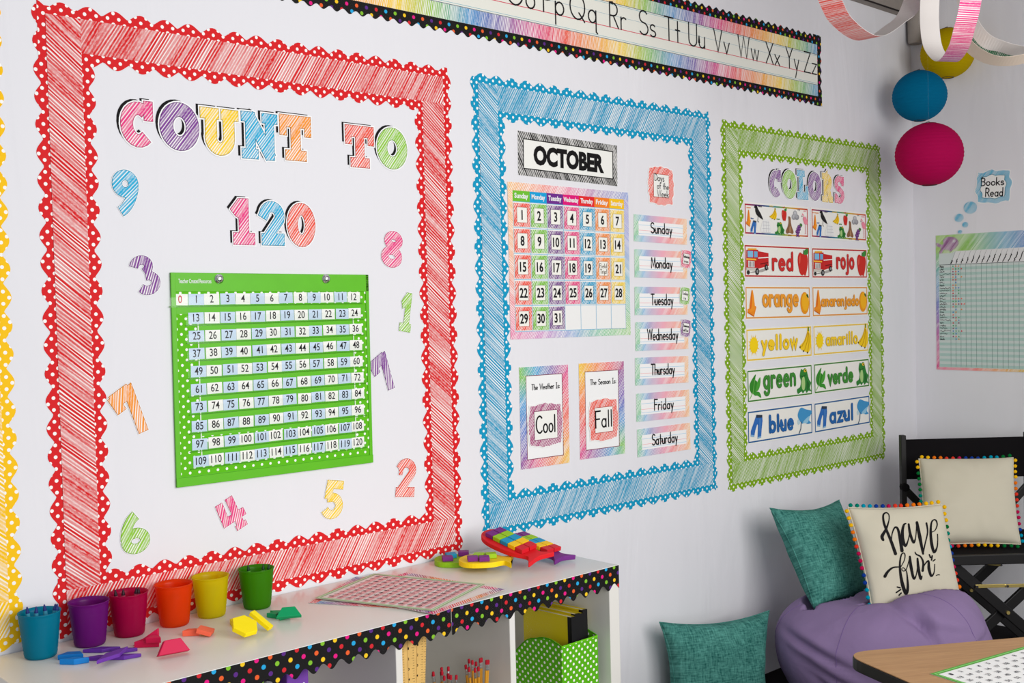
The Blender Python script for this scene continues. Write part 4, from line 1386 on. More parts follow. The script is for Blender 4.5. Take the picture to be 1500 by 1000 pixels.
for i in range(19):
    x = .068 + i * .0235
    f.rect(x, .014, x + .0009, ht, 2, rgb(85, 120, 115))
    if x + .028 < w:
        f.stroke([(x, ht), (x + .024, h - .076)], .0009, 2, rgb(120, 120, 125))
rs = random.Random(8)
for i in range(18):
    x = .071 + i * .0235
    if x > w - .03:
        continue
    L = .018 + .018 * min(1, i / 9) + rs.uniform(-.004, .006)
    pts = [(x + .4 * t * L + rs.uniform(-.0025, .0025), ht + .004 + t * L) for t in [q / 7 for q in range(8)]]
    f.stroke(pts, .0034, 3, INK)
f.rect(.014, ht - .001, w, ht + .001, 2, rgb(70, 80, 80))
for i in range(28):
    y = ht - .008 - i * rp
    L = rs.choice([.018, .022, .028, .034, .05])
    if i in (0, 27):
        hand(f, 'Amy' if i == 0 else 'Jack', .018, y - .004, .0095, .0016, 3, INK)
    else:
        pts = [(.018 + L * q / 9, y + rs.uniform(-.0045, .0045)) for q in range(10)]
        f.stroke(pts, .0017, 3, INK)
    for c in range(rs.choice([2, 3, 3, 4]) + (1 if i in (1, 14) else 0)):
        if rs.random() < .85:
            cx_, cy_ = .08 + c * .0235 * .55, y
            kk = rgb(*rs.choice([(220, 60, 70), (235, 150, 60), (90, 170, 110), (80, 140, 200), (150, 60, 110), (240, 120, 100)]))
            f.poly([(cx_ + (.0046 if q % 2 == 0 else .0022) * cos(pi / 2 + q * pi / 5), cy_ + (.0046 if q % 2 == 0 else .0022) * sin(pi / 2 + q * pi / 5)) for q in range(10)], 3, kk)
tag(f.build('reading_chart', backM(o.x, o.y, .0006, r)), 'pale green gridded book chart on the back wall', 'chart')


def back_cut(name, pts, col, label, cat, group=None, extra=None, off=.0012):
    cx = sum(p[0] for p in pts) / len(pts)
    cy = sum(p[1] for p in pts) / len(pts)
    q = [(p[0] - cx, p[1] - cy) for p in pts]
    f = Flat(.001)
    f.slab(q, col, mat='scribble_fine', ang=radians(-38))
    if extra:
        extra(f, -cx, -cy)
    return tag(f.build(name, backM(cx, cy, off)), label, cat, group)


for px, py, rr, lab in ((1421.5, 304, 9.4, 'largest blue bubble cutout, just below the Books Read card'), (1405, 319, 6.4, 'middle sized blue bubble cutout above the fish'),
                        (1414, 329, 4.2, 'small blue bubble cutout right below the middle sized one'), (1407, 339.5, 2.8, 'tiniest blue bubble cutout on the chart edge above the fish')):
    cx, cy = B(px, py)
    k = abs(B(px + rr, py)[0] - cx)
    kz = abs(B(px, py + rr)[1] - cy)
    back_cut('bubble_cutout', [(cx + k * 1.02 * cos(2 * pi * q / 28), cy + kz * .95 * sin(2 * pi * q / 28)) for q in range(28)], rgb(70, 170, 205), lab, 'bubble', 'bubble cutouts over the fish', off=.004 if rr < 3 else .0012)
accent([(1428, 250), (1483, 246), (1482, 298), (1430, 299)], rgb(70, 172, 208), [('Books', .17, .54, .62, .22), ('Read', .30, .22, .48, .24)], 'blue wavy edged card reading Books Read on the back wall', 'accent_card', 'accent card',
       seed=5, bumps=8, depth=.05, pen=.0045, proj=B, mk=backM, inner=.72)
fp = [(1388, 347), (1384, 350), (1382, 353), (1383, 357), (1379, 358.5), (1375, 356), (1371.5, 357), (1374, 361), (1379, 363), (1378, 367), (1376, 371), (1380, 371), (1383, 366), (1386, 366),
      (1391, 366.5), (1393, 369), (1395.5, 366.5), (1400, 363), (1404, 358), (1404.5, 354), (1402, 350), (1398, 347.5), (1393, 347)]
def fish_eye(f, dx, dy):
    a, b_ = B(1398.5, 353.2)
    f.disc(a + dx, b_ + dy, .0065, 1, rgb(240, 240, 240)); f.disc(a + dx + .001, b_ + dy, .003, 2, BLACK)
back_cut('fish_cutout', smooth([B(*p) for p in fp], 3), rgb(126, 36, 120), 'purple fish cutout at the top left corner of the book chart', 'fish cutout', extra=fish_eye, off=.004)


# ------------------------------------------------------------------ paper lanterns
def mk_lantern(name, c, dark=.62):
    t = NT(name)
    _, _, z = t.sep(t.ob())
    t.b.inputs['Subsurface Weight'].default_value = 0.0
    tr = t.n('ShaderNodeBsdfTranslucent')
    t.put(tr.inputs[0], c)
    mx = t.n('ShaderNodeMixShader')
    mx.inputs[0].default_value = .42
    nz = t.noise(t.ob(), 30.0, 2.0)
    t.bump(nz, .25, .003)
    t.base(c, .8, .1)
    t.put(mx.inputs[1], t.b.outputs[0])
    t.put(mx.inputs[2], tr.outputs[0])
    t.put(t.out.inputs[0], mx.outputs[0])
    return t.m


def mk_line():
    t = NT('nylon_line')
    tp = t.n('ShaderNodeBsdfTransparent')
    mx = t.n('ShaderNodeMixShader'); mx.inputs[0].default_value = .88
    t.base(rgb(225, 222, 220), .5, .3)
    t.put(mx.inputs[1], t.b.outputs[0]); t.put(mx.inputs[2], tp.outputs[0])
    t.put(t.out.inputs[0], mx.outputs[0])
    return t.m


M['thread_white'] = mk_line()
M['wire'] = plain('thin_wire', rgb(60, 60, 60), .4, .4, .6)
for px, py, rp, d, c, lab in ((1361, 226, 48, 4.55, rgb(205, 16, 98), 'magenta paper lantern, lowest of the three in the corner'),
                              (1347, 140.5, 38.5, 4.74, rgb(0, 128, 172), 'turquoise blue paper lantern, between the pink and yellow lanterns'),
                              (1388, 78, 38, 4.84, rgb(214, 188, 0), 'yellow paper lantern partly hidden behind a pink paper strip')):
    p = at(px, py, d)
    R = rp / F_PX * d
    root = empty('paper_lantern', p, lab, 'paper lantern', 'paper lanterns hanging in the corner')
    nrib = 22
    prof = []
    for i in range(nrib * 4 + 1):
        a = -pi / 2 * .86 + pi * .86 * i / (nrib * 4)
        q = abs(sin(pi * i / 4))
        prof.append((R * cos(a) * (1 - .013 * q), R * .97 * sin(a) / sin(pi / 2 * .86) * .96))
    b = MB()
    b.lathe(prof, 48)
    m = mk_lantern('lantern_paper', c)
    b.build('shade', m, root, Matrix.Identity(4), smooth=True)
    r1, z1 = prof[0]
    for zz in (z1, -z1):
        b = MB()
        b.tube([(r1 * cos(2 * pi * q / 24), r1 * sin(2 * pi * q / 24), zz) for q in range(25)], .0016, 6)
        b.build('wire_ring', M['wire'], root, Matrix.Identity(4))
    b = MB()
    b.tube([(r1, 0, -z1), (0, 0, -z1 + .01), (-r1, 0, -z1)], .0012, 6)
    b.build('wire_hanger', M['wire'], root, Matrix.Identity(4))
    b = MB()
    b.tube([(0, 0, -z1), (0, 0, 2.81 - p.z)], .00025, 6)
    b.build('string', M['thread_white'], root, Matrix.Identity(4))


# ------------------------------------------------------------------ paper strips looped below the ceiling
def ribbon(name, ctrl, wv, width, cols, back, label, phase=0):
    """a strip of border paper: ctrl = centre points, wv = width direction(s)"""
    P = [Vector(p) for p in ctrl]
    Wv = wv if isinstance(wv, list) else [wv] * len(P)
    pts, ws = [], []
    K = 8
    for i in range(len(P) - 1):
        p0, p1, p2, p3 = P[max(i - 1, 0)], P[i], P[i + 1], P[min(i + 2, len(P) - 1)]
        for j in range(K):
            t = j / K
            pts.append(.5 * ((2 * p1) + (p2 - p0) * t + (2 * p0 - 5 * p1 + 4 * p2 - p3) * t * t + (3 * p1 - p0 - 3 * p2 + p3) * t ** 3))
            ws.append(Vector(Wv[i]).lerp(Vector(Wv[i + 1]), t).normalized())
    pts.append(P[-1]); ws.append(Vector(Wv[-1]).normalized())
    n = len(pts)
    me = bpy.data.meshes.new(name)
    vs, fs, uv, cl_, mi = [], [], [], [], []
    s, S = 0, [0]
    for i in range(1, n):
        s += (pts[i] - pts[i - 1]).length
        S.append(s)
    th = .0006
    for i in range(n):
        d = (pts[min(i + 1, n - 1)] - pts[max(i - 1, 0)]).normalized()
        nn = d.cross(ws[i]).normalized() * th
        a = ws[i] * width / 2
        vs += [pts[i] - a + nn, pts[i] + a + nn, pts[i] - a - nn, pts[i] + a - nn]

    def cat(q):
        q = q / S[-1] * (len(cols) - 1)
        k = min(int(q), len(cols) - 2)
        t = q - k
        return tuple(cols[k][z] * (1 - t) + cols[k + 1][z] * t for z in range(4))
    for i in range(n - 1):
        a, b_ = i * 4, i * 4 + 4
        fs.append((a, b_, b_ + 1, a + 1)[::-1]); mi.append(0)
        uv += [(S[i], width), (S[i + 1], width), (S[i + 1], 0), (S[i], 0)]
        cl_ += [cat(S[i]), cat(S[i + 1]), cat(S[i + 1]), cat(S[i])]
        fs.append((a + 2, b_ + 2, b_ + 3, a + 3)); mi.append(1)
        uv += [(0, 0)] * 4
        cl_ += [back] * 4
        for e, g in ((0, 2), (1, 3)):
            fs.append((a + e, a + g, b_ + g, b_ + e)); mi.append(1)
            uv += [(0, 0)] * 4
            cl_ += [back] * 4
    me.from_pydata([tuple(v) for v in vs], [], fs)
    me.materials.append(M['scribble_fine']); me.materials.append(M['paper'])
    me.uv_layers.new(name='UV')
    me.color_attributes.new('Col', 'FLOAT_COLOR', 'CORNER')
    me.uv_layers['UV'].data.foreach_set('uv', [x for q in uv for x in q])
    me.color_attributes['Col'].data.foreach_set('color', [x for q in cl_ for x in q])
    for p, k in zip(me.polygons, mi):
        p.material_index = k
    o = bpy.data.objects.new(name, me)
    link(o)
    return tag(o, label, 'paper streamer', 'scribble paper streamers under the ceiling')


WB = rgb(226, 220, 216)
Rh = Vector((RT.x, RT.y, 0)).normalized()
Fh = Vector((fw.x, fw.y, 0)).normalized()
w1 = Rh * .72 - Fh * .69
ribbon('paper_streamer', [at(1150, -238, 3.06), at(1178, -110, 3.08), at(1216, 0, 3.14), at(1238, 36, 3.2), at(1274, 56, 3.3), at(1310, 36, 3.42), at(1334, 10, 3.48), at(1356, -70, 3.55), at(1374, -160, 3.60)],
       w1, .068, [C_CORAL, rgb(238, 95, 90), C_CORAL], WB, 'coral and white paper streamer looping left of the lanterns')
w2 = -(Rh * .97 + Fh * .25)
ribbon('paper_streamer', [at(1376, -195, 3.42), at(1367, -90, 3.42), at(1362, 0, 3.42), at(1362, 40, 3.40), at(1368, 72, 3.36), at(1386, 90, 3.26), at(1403, 72, 3.14), at(1413, 40, 3.06), at(1422, 0, 3.02), at(1436, -110, 3.0), at(1448, -250, 2.98)],
       w2, .068, [C_MAG, C_PINK, rgb(120, 90, 190), C_PINK, C_MAG, C_MAG], WB, 'pink and white paper streamer hanging in front of the yellow lantern')
def tilt(*q):
    return [UP * a - fw * sqrt(1 - a * a) for a in q]


ribbon('paper_streamer', [at(1376, -158, 3.62), at(1394, -50, 3.62), at(1418, 20, 3.62), at(1441, 57, 3.64), at(1470, 69, 3.68), at(1500, 76, 3.72), at(1560, 84, 3.8)],
       [-q for q in tilt(.85, .75, .6, .48, .24, .3, .5)], .062, [rgb(150, 180, 210), rgb(100, 140, 190), rgb(240, 190, 120)], WB, 'pale streamer crossing the right edge above a green strip')
ribbon('paper_streamer', [at(1416, 58, 3.80), at(1436, 70, 3.78), at(1462, 79, 3.76), at(1492, 82, 3.78), at(1560, 76, 3.9)],
       tilt(.15, .45, .55, .35, .5), .062, [rgb(60, 140, 90), rgb(60, 140, 90), rgb(90, 160, 110), rgb(240, 190, 140)], WB, 'green paper streamer low at the right edge under a pale strip')
ribbon('paper_streamer', [at(1412, 60, 3.66), at(1432, 78, 3.62), at(1460, 89, 3.58), at(1500, 86, 3.56), at(1560, 66, 3.56)],
       [-q for q in tilt(.2, .2, .2, .35, .5)], .062, [rgb(240, 190, 140), rgb(240, 190, 140)], rgb(232, 214, 196), 'cream edged paper streamer curling beneath the green strip')


# ------------------------------------------------------------------ white cube shelf
def mk_lam(name, c, rough):
    t = NT(name)
    nz = t.noise(t.ob(), 6.0, 2.0)
    return t.base(t.mix(nz, c, tuple(q * .97 for q in c[:3]) + (1,)), rough, .45)


M['laminate'] = mk_lam('white_laminate', rgb(232, 229, 222), .24)
SX0, SX1, SY, SZ = .712, 2.268, -.438, .73
shelf = empty('shelf_unit', (SX0, SY, 0), 'white cube shelf unit standing against the wall under the red border', 'shelf')


def part(name, x0, x1, y0, y1, z0, z1, mat, parent, org, bev=.002):
    b = MB()
    b.box(x0 - org[0], x1 - org[0], y0 - org[1], y1 - org[1], z0 - org[2], z1 - org[2])
    return b.build(name, mat, parent, Matrix.Identity(4), bevel=bev)


og = (SX0, SY, 0)
YB = -.004
part('top_panel', SX0, SX1, SY, YB, SZ - .036, SZ, M['laminate'], shelf, og)
part('side_panel', SX1 - .040, SX1, SY, YB, 0, SZ - .036, M['laminate'], shelf, og)
part('side_panel', SX0, SX0 + .040, SY, YB, 0, SZ - .036, M['laminate'], shelf, og)
part('middle_shelf', SX0 + .04, SX1 - .04, SY, YB - .012, .356, .374, M['laminate'], shelf, og)
part('bottom_panel', SX0 + .04, SX1 - .04, SY, YB, 0, .036, M['laminate'], shelf, og)
part('back_panel', SX0 + .04, SX1 - .04, YB - .010, YB, .036, SZ - .036, M['laminate'], shelf, og)
for x in (1.128, 1.495, 1.853):
    part('divider', x, x + .019, SY, YB - .012, .036, .356, M['laminate'], shelf, og)
    part('divider', x, x + .019, SY, YB - .012, .374, SZ - .036, M['laminate'], shelf, og)
for x0, x1, lab in ((.712, 1.6618, 'long black rainbow dot trim along the left front edge of the white shelf'), (1.6634, 2.268, 'short black rainbow dot trim along the right front edge of the white shelf')):
    f = Flat(.0)
    edge_strip(f, 0, x1 - x0, 0, .066, 0, .0465, .017, BLACK, s0=.02)
    f.rect(0, .0655, x1 - x0, .0668, 1, rgb(235, 235, 230))  # pale line paints in the highlight along the shelf's top edge
    tag(f.build('shelf_trim', frame((x0, SY - .0008, SZ - .0662), (1, 0, 0), (0, 0, 1))), lab, 'shelf trim', 'dotted trims on the shelf')

# ------------------------------------------------------------------ cups and crayons
def mk_cup(name, c):
    t = NT(name)
    t.base(c, .32, .45)
    tl = t.n('ShaderNodeBsdfTranslucent')
    t.put(tl.inputs[0], c)
    tp = t.n('ShaderNodeBsdfTransparent')
    t.put(tp.inputs[0], tuple(min(1, q * 1.15 + .02) for q in c[:3]) + (1,))
    m1 = t.n('ShaderNodeMixShader'); m1.inputs[0].default_value = .45
    t.put(m1.inputs[1], t.b.outputs[0]); t.put(m1.inputs[2], tl.outputs[0])
    m2 = t.n('ShaderNodeMixShader'); m2.inputs[0].default_value = .44
    t.put(m2.inputs[1], m1.outputs[0]); t.put(m2.inputs[2], tp.outputs[0])
    t.put(t.out.inputs[0], m2.outputs[0])
    return t.m


cups = [((60, 961), rgb(0, 168, 196), 'teal blue', rgb(20, 40, 110), [(-.023, .004, -3), (-.014, -.006, 2), (.026, -.008, 6), (.031, -.014, 5), (.021, -.005, -4)], .108),
        ((132, 943.5), rgb(152, 34, 162), 'purple', rgb(70, 20, 90), [(-.01, .01, 3), (.012, 0, -4), (.0, -.014, 3)], .082),
        ((190, 929), rgb(206, 8, 98), 'magenta', rgb(45, 10, 30), [(-.024, .010, -4), (-.016, .007, 2), (.012, .004, 6), (.020, -.004, 4)], .103),
        ((256, 914.5), rgb(244, 92, 8), 'orange', rgb(140, 50, 10), [(-.01, .008, 4), (.010, -.004, -5), (.016, .014, 4)], .084),
        ((310, 901.5), rgb(232, 222, 14), 'yellow', rgb(90, 90, 20), [(-.006, -.010, 14), (.010, .008, -8), (.0, .0, 5)], .080),
        ((377, 889), rgb(92, 178, 10), 'green', rgb(14, 60, 25), [(-.014, .006, -4), (.012, -.010, 3), (.022, -.018, 5)], .104)]
CR0, CR1, CHt = .0325, .0428, .0975
for (px, c, nm, dk, cr, ctop) in cups:
    p = on(px[0], px[1], 2, SZ)
    p = Vector((p.x, max(min(p.y, -.052), -.2), SZ + .0003))
    prof = [(0, .0), (CR0 - .003, 0), (CR0, .003)]
    for i in range(22):
        t = .06 + .9 * i / 21
        rid = .0006 * (i % 2) if t < .72 else 0
        prof.append((CR0 + (CR1 - CR0) * t + rid, CHt * t))
    prof += [(CR1 + .0012, CHt - .002), (CR1 + .0012, CHt), (CR1 - .001, CHt)]
    prof += [(CR0 + (CR1 - CR0) * t - .0016, CHt * t) for t in (.9, .5, .1)] + [(CR0 - .003, .0035), (0, .0035)]
    b = MB()
    b.lathe(prof, 40)
    cup = b.build('plastic_cup', mk_cup(nm.replace(' ', '_') + '_plastic', c), None, Matrix.Translation(p), smooth=True)
    tag(cup, 'translucent %s plastic cup standing on the white shelf' % nm, 'cup', 'row of plastic cups on the shelf')
    cm_ = plain(nm.replace(' ', '_') + '_crayon_wrap', tuple(q * .6 + .05 for q in c[:3]) + (1,), .7, .2)
    tm = plain(nm.replace(' ', '_') + '_crayon_wax', dk, .5, .3)
    for i, (ax, ay, tilt) in enumerate(cr):
        L = .088 if ctop > .09 else .072
        root = empty('crayon', Matrix.Translation(p + Vector((ax * .8, ay * .8, .0045 + (ctop - L - .002 if ctop > .09 else 0)))) @ Matrix.Rotation(radians(tilt), 4, 'Y') @ Matrix.Rotation(radians(tilt * .6), 4, 'X'),
                     'dark tipped crayon standing in the %s plastic cup' % nm, 'crayon', 'crayons in the %s cup' % nm)
        b = MB(); b.lathe([(0, 0), (.0045, 0), (.0045, L - .014), (0, L - .014)], 12); b.build('wrapper', cm_, root, Matrix.Identity(4), smooth=False)
        b = MB(); b.lathe([(0.0041, L - .014), (.0041, L - .011), (.0012, L), (0, L)], 12); b.build('tip', tm, root, Matrix.Identity(4), smooth=False)

# ------------------------------------------------------------------ pattern blocks on the shelf
def regular(n, r, a0=0):
    return [(r * cos(radians(a0 + 360 * i / n)), r * sin(radians(a0 + 360 * i / n))) for i in range(n)]


HEX = regular(6, .0270)
TRAP = [(-.027, -.0117), (.027, -.0117), (.0135, .0117), (-.0135, .0117)]
TRI = regular(3, .0156, 90)
RHO = [(-.048, -.012), (-.003, -.012), (.048 - .012, .012), (-.009, .012)]
RHOMB = [(-.044, -.0125), (.006, -.0125), (.044, .0125), (-.006, .0125)]
SQ = [(-.0135, -.0135), (.0135, -.0135), (.0135, .0135), (-.0135, .0135)]
foam = {}


def block(shape, c, px, rz, label, group, th=.0095, dz=0.0, tilt=0, tax='X', sc=1.0):
    if c not in foam:
        t = NT('foam_' + str(len(foam)))
        nz = t.noise(t.ob(), 400.0, 2.0)
        t.bump(nz, .15, .0006)
        foam[c] = t.base(rgb(*c), .55, .3)
    p = on(px[0], px[1], 2, SZ + dz)
    b = MB()
    b.prism([(x * sc, y * sc) for x, y in shape], 0, th)
    o = b.build('pattern_block', foam[c], None, Matrix.Translation(p + Vector((0, 0, .0003))) @ Matrix.Rotation(radians(rz), 4, 'Z') @ Matrix.Rotation(radians(tilt), 4, tax), bevel=.0012)
    return tag(o, label, 'pattern block', group)


g = 'blue pattern blocks'
block(TRAP, (0, 112, 190), (106, 963.5), -38, 'blue block, rear one of two in front of the teal cup', g, .011)
block(RHOMB, (0, 122, 202), (109, 972), -50, 'blue block, front one of two in front of the teal cup', g, .012, sc=.66)
g = 'purple pattern blocks'
PU = (96, 42, 150)
block(RHOMB, PU, (149, 954), -46, 'thin purple block at the back left of the purple pile', g, .008, sc=.86)
block(RHOMB, PU, (182, 955), -48, 'thin purple block at the back right of the purple pile', g, .008, sc=.62)
block(RHOMB, PU, (145, 966), -44, 'thin purple block at the front left of the purple pile', g, .008, sc=.66)
block(RHOMB, PU, (181, 964.5), -44, 'thin purple block at the front right of the purple pile', g, .008, sc=.80)
block(RHOMB, (104, 48, 158), (165, 962), 14, 'thin purple block lying on top across the purple pile', g, .008, .0088, sc=1.12)
g = 'magenta pattern blocks'
MA = (204, 6, 70)
block(TRAP, MA, (217, 946), -38, 'thick magenta trapezoid block at front of the magenta pile', g, .014, sc=1.0)
block(TRAP, MA, (251, 948), -10, 'magenta trapezoid block propped up on the right of its pile', g, .020, .0155, 68, sc=1.0 * 1.25)
block([(-.03, -.012), (.024, -.012), (.022, .022)], MA, (217, 936), -38, 'magenta triangle block standing at back of the magenta pile', g, .010, .0135, 76, sc=1.05)
block(TRAP, MA, (226, 940), -38, 'small magenta block in the middle of the magenta pile', g, .013, .012, 8, sc=.62)
g = 'coral pattern blocks'
CO = (246, 104, 74)
block(TRAP, CO, (281, 930), -38, 'coral block lying flat in front of the orange cup', g, .013, sc=.72)
block(SQ, CO, (300, 927), -42, 'coral block leaning on another in front of orange cup', g, .010, .0055, 16, 'Y', sc=1.25)
g = 'yellow pattern blocks'
YE = (252, 226, 0)
block(HEX, YE, (353, 914), 12, 'yellow hexagon block at the bottom of the yellow pile', g, .012, sc=1.0)
block(HEX, YE, (357, 920), 8, 'yellow hexagon block tilted on top of the yellow pile', g, .012, .0185, 30, sc=1.17)
block([(-.027, -.008), (.027, -.008), (.027, .008), (-.027, .008)], YE, (381, 911), -62, 'yellow block leaning on its narrow side beside the yellow hexagons', g, .010, .020, 34, 'Y', sc=1.1)
g = 'green pattern blocks'
GR = (0, 150, 92)
block(TRI, GR, (405, 901), 20, 'small green block at back of the green pile', g, .010, sc=1.25)
block(TRI, GR, (401, 904), 50, 'small green block at the left of the green pile', g, .011, sc=1.1)
block(TRI, GR, (414, 906), 10, 'small green block at the front of the green pile', g, .011, sc=1.2)
block(TRAP, GR, (423, 899), -30, 'green trapezoid block leaning at the right of its pile', g, .011, .0135, 44, sc=1.1)

# ------------------------------------------------------------------ loose number charts
def chart_sheet(name, o, ex, ey, w, h, z, edge, band, paper, label, cat, numbers=True, rows=10, cols=12, ink=INK, lift=0.0, group=None, nsz=.5):
    f = Flat(.0)
    f.card(w, h, paper, .0005)
    m = .021 if isinstance(edge, list) else .013
    if isinstance(edge, list):
        f.grad(0, h - m, w, h, 1, edge, 'scribble_fine', radians(-38)); f.grad(0, 0, w, m, 1, edge[::-1], 'scribble_fine', radians(-38))
        f.grad(0, m, m, h - m, 1, edge, 'scribble_fine', radians(-38), 1); f.grad(w - m, m, w, h - m, 1, edge[::-1], 'scribble_fine', radians(-38), 1)
    else:
        f.frame(0, 0, w, h, m, 1, edge)
        f.frame(m * .4, m * .4, w - m * .4, h - m * .4, m * .3, 2, tuple(q * 1.4 + .1 for q in edge[:3]) + (1,))
    if numbers:
        gw, gh = (w - 2 * m - .01) / cols, (h - 2 * m - .01) / rows
        for r in range(rows):
            if band:
                f.rect(m + .003, m + .005 + r * gh, w - m - .003, m + .005 + (r + .62) * gh, 1, band)
            for c in range(cols):
                s = str((rows - 1 - r) * cols + c + 1)
                typeset(f, s, m + .005 + (c + .5) * gw, m + .005 + (r + .5) * gh, gw * .2 * len(s), gh * nsz, 3, ink, .01, ref='0')
    mt = frame((o[0], o[1], z), (ex[0], ex[1], 0), (ey[0], ey[1], lift))
    return tag(f.build(name, mt), label, cat, group)


th = radians(22)
ex, ey = (cos(th), sin(th)), (-sin(th), cos(th))
def corner(cx, cy, w, h, e, n):
    return (cx - e[0] * w / 2 - n[0] * h / 2, cy - e[1] * w / 2 - n[1] * h / 2)


RB1 = [rgb(235, 80, 90), rgb(240, 140, 80), rgb(245, 200, 80), rgb(120, 180, 210), rgb(120, 80, 150)]
g = 'loose practice charts on the shelf'
cx, cy = 1.668, -.232
for k, (da, dx, dy, ed, pp, bd, lab) in enumerate([
        (8, -.014, .014, [rgb(226, 70, 90), rgb(240, 130, 70), rgb(226, 80, 110), rgb(90, 150, 200)], rgb(236, 232, 228), None, 'practice chart with a red and orange edge, bottom of the loose sheets'),
        (-12, .030, -.034, [rgb(110, 70, 150), rgb(240, 140, 60), rgb(235, 80, 90), rgb(220, 60, 120)], rgb(238, 226, 220), None, 'practice chart with a purple and orange edge under the pink chart'),
        (0, 0, 0, rgb(172, 190, 150), rgb(240, 226, 222), rgb(236, 170, 172), 'pink striped number chart with green edge on top of loose sheets')]):
    t2 = th + radians(da)
    e, n = (cos(t2), sin(t2)), (-sin(t2), cos(t2))
    w, h = (.275, .345)
    oc = corner(cx + dx, cy + dy, w, h, e, n)
    chart_sheet('practice_chart', oc, e, n, w, h, SZ + .001 + .0022 * k, ed, bd, pp, lab, 'chart', k != 1, 12, 10, rgb(70, 40, 55), .0, g, .55)

# ------------------------------------------------------------------ foam fish with counting tiles
def fish_outline(L, Wd):
    """head at -L/2, forked tail at +L/2, in local x (length) y (width)"""
    top = [(-.50, .0), (-.47, .22), (-.38, .40), (-.22, .49), (0, .48), (.18, .40), (.30, .27), (.37, .25), (.44, .40), (.50, .52), (.47, .22), (.455, .0)]
    pts = [(x * L, y * Wd) for x, y in top] + [(x * L, -y * Wd) for x, y in top[-2:0:-1]]
    return smooth(pts, 3)


def foam_m(c):
    block_c = c
    if c not in foam:
        t = NT('foam_' + str(len(foam)))
        nz = t.noise(t.ob(), 400.0, 2.0)
        t.bump(nz, .15, .0006)
        foam[c] = t.base(rgb(*c), .55, .3)
    return foam[c]


TC = {'purple': (122, 36, 128), 'lime': (158, 206, 22), 'blue': (16, 152, 196), 'yellow': (252, 204, 12), 'red': (212, 26, 40)}


def fish(ctr, ex, ey, L, Wd, c, label, tiles, th=.014):
    m = frame(ctr, ex, ey)
    b = MB()
    b.prism(fish_outline(L, Wd), 0, th)
    o = b.build('foam_fish', foam_m(c), None, m, bevel=.002)
    tag(o, label, 'foam fish', 'foam counting fish on the shelf')
    for (cn, x, y, sz, rot, lab) in tiles:
        b = MB()
        b.box(-sz / 2, sz / 2, -sz / 2, sz / 2, 0, .0125)
        t = b.build('counting_tile', foam_m(TC[cn]), None, m @ Matrix.Translation((x, y, th + .0004)) @ Matrix.Rotation(radians(rot), 4, 'Z'), bevel=.0014)
        tag(t, lab, 'counting tile', 'foam counting tiles on the fish')


def ten(nm):
    out = []
    rows = ['purple', 'lime', 'blue', 'yellow', 'red']
    for i, cn in enumerate(rows):
        for j, sd in enumerate(('left', 'right')):
            out.append((cn, -.0715 + i * .031, (-.0152 if j == 0 else .0152) + .001, .0278, 0, '%s foam tile in the %s column on the %s fish' % (cn, sd, nm)))
    return out


PF, RF = (112, 40, 128), (222, 24, 34)
block_h = SZ
fish((1.985, -.088, SZ + .0005), (.75, -.66, 0), (.66, .75, 0), .15, .115, (148, 204, 26), 'lime green foam fish at the far left of the fish pile', [
    ('purple', -.036, -.026, .030, 8, 'purple foam tile at the left end of the lime fish'), ('blue', -.028, .012, .030, 12, 'blue foam tile on the lime fish beside the wall'),
    ('purple', .008, .034, .030, 0, 'purple foam tile at the rear of the lime fish')])
fish((1.986, -.197, SZ + .0155), (.70, -.71, .0), (.71, .70, .0), .150, .118, (252, 214, 8), 'yellow foam fish in front of the fish pile', [
    ('purple', -.034, -.025, .029, 10, 'purple foam tile, left of two on the yellow fish'), ('purple', -.002, -.027, .029, 8, 'purple foam tile, right of two on the yellow fish'),
    ('lime', -.020, .010, .029, -6, 'lime foam tile at the back of the yellow fish'), ('lime', .014, .012, .029, 12, 'lime foam tile right of the purple tiles on yellow fish')])
fish((2.172, -.208, SZ + .0235), (.04, -.98, -.17), (.98, .04, 0), .225, .084, PF, 'purple foam fish tray with ten tiles, right of the red fish', ten('purple'))
fish((2.080, -.207, SZ + .0450), (.03, -.97, -.20), (.97, .03, .15), .232, .096, RF, 'red foam fish tray with ten tiles on top of the pile', ten('red'))

# ------------------------------------------------------------------ inside the shelf
M['rulerwood'] = plain('pale_ruler_wood', rgb(222, 180, 104), .5, .3, var=.12)
for i, (x, y, dx) in enumerate(((1.531, -.402, .004), (1.552, -.412, .008), (1.572, -.404, .026), (1.586, -.394, .033))):
    b = MB(); b.box(-.013, .013, -.0022, .0022, 0, .300)
    ex = Vector((.94, -.34 + .08 * i, 0)).normalized()
    upv = Vector((dx / .30 * 1.0, .03 + .01 * i, 1)).normalized()
    exx = (ex - upv * ex.dot(upv)).normalized()
    m = Matrix((exx, upv.cross(exx), upv)).transposed().to_4x4()
    m.translation = (x, y, .3755)
    o = b.build('ruler', M['rulerwood'], None, m, bevel=.0006)
    tag(o, ('wooden ruler closest to the left divider inside the shelf', 'second wooden ruler from the left inside the shelf', 'third wooden ruler from the left inside the shelf', 'rightmost wooden ruler of four inside the shelf')[i], 'ruler', 'wooden rulers standing in the shelf')
    f = Flat(.0)
    for k in range(49):
        yv = .004 + k * .0061
        f.rect(.013 - (.007 if k % 4 == 0 else .004), yv, .0125, yv + .0007, 0, INK)
        if k % 4 == 0 and 0 < k < 48:
            typeset(f, str(12 - k // 4), -.002, yv, .004, .006, 0, INK, .02)
    f.rect(-.004, .0, -.0034, .3, 0, rgb(150, 110, 50))
    f.build('scale', Matrix(((1, 0, 0, 0), (0, 0, -1, -.0026), (0, 1, 0, 0), (0, 0, 0, 1))), o)

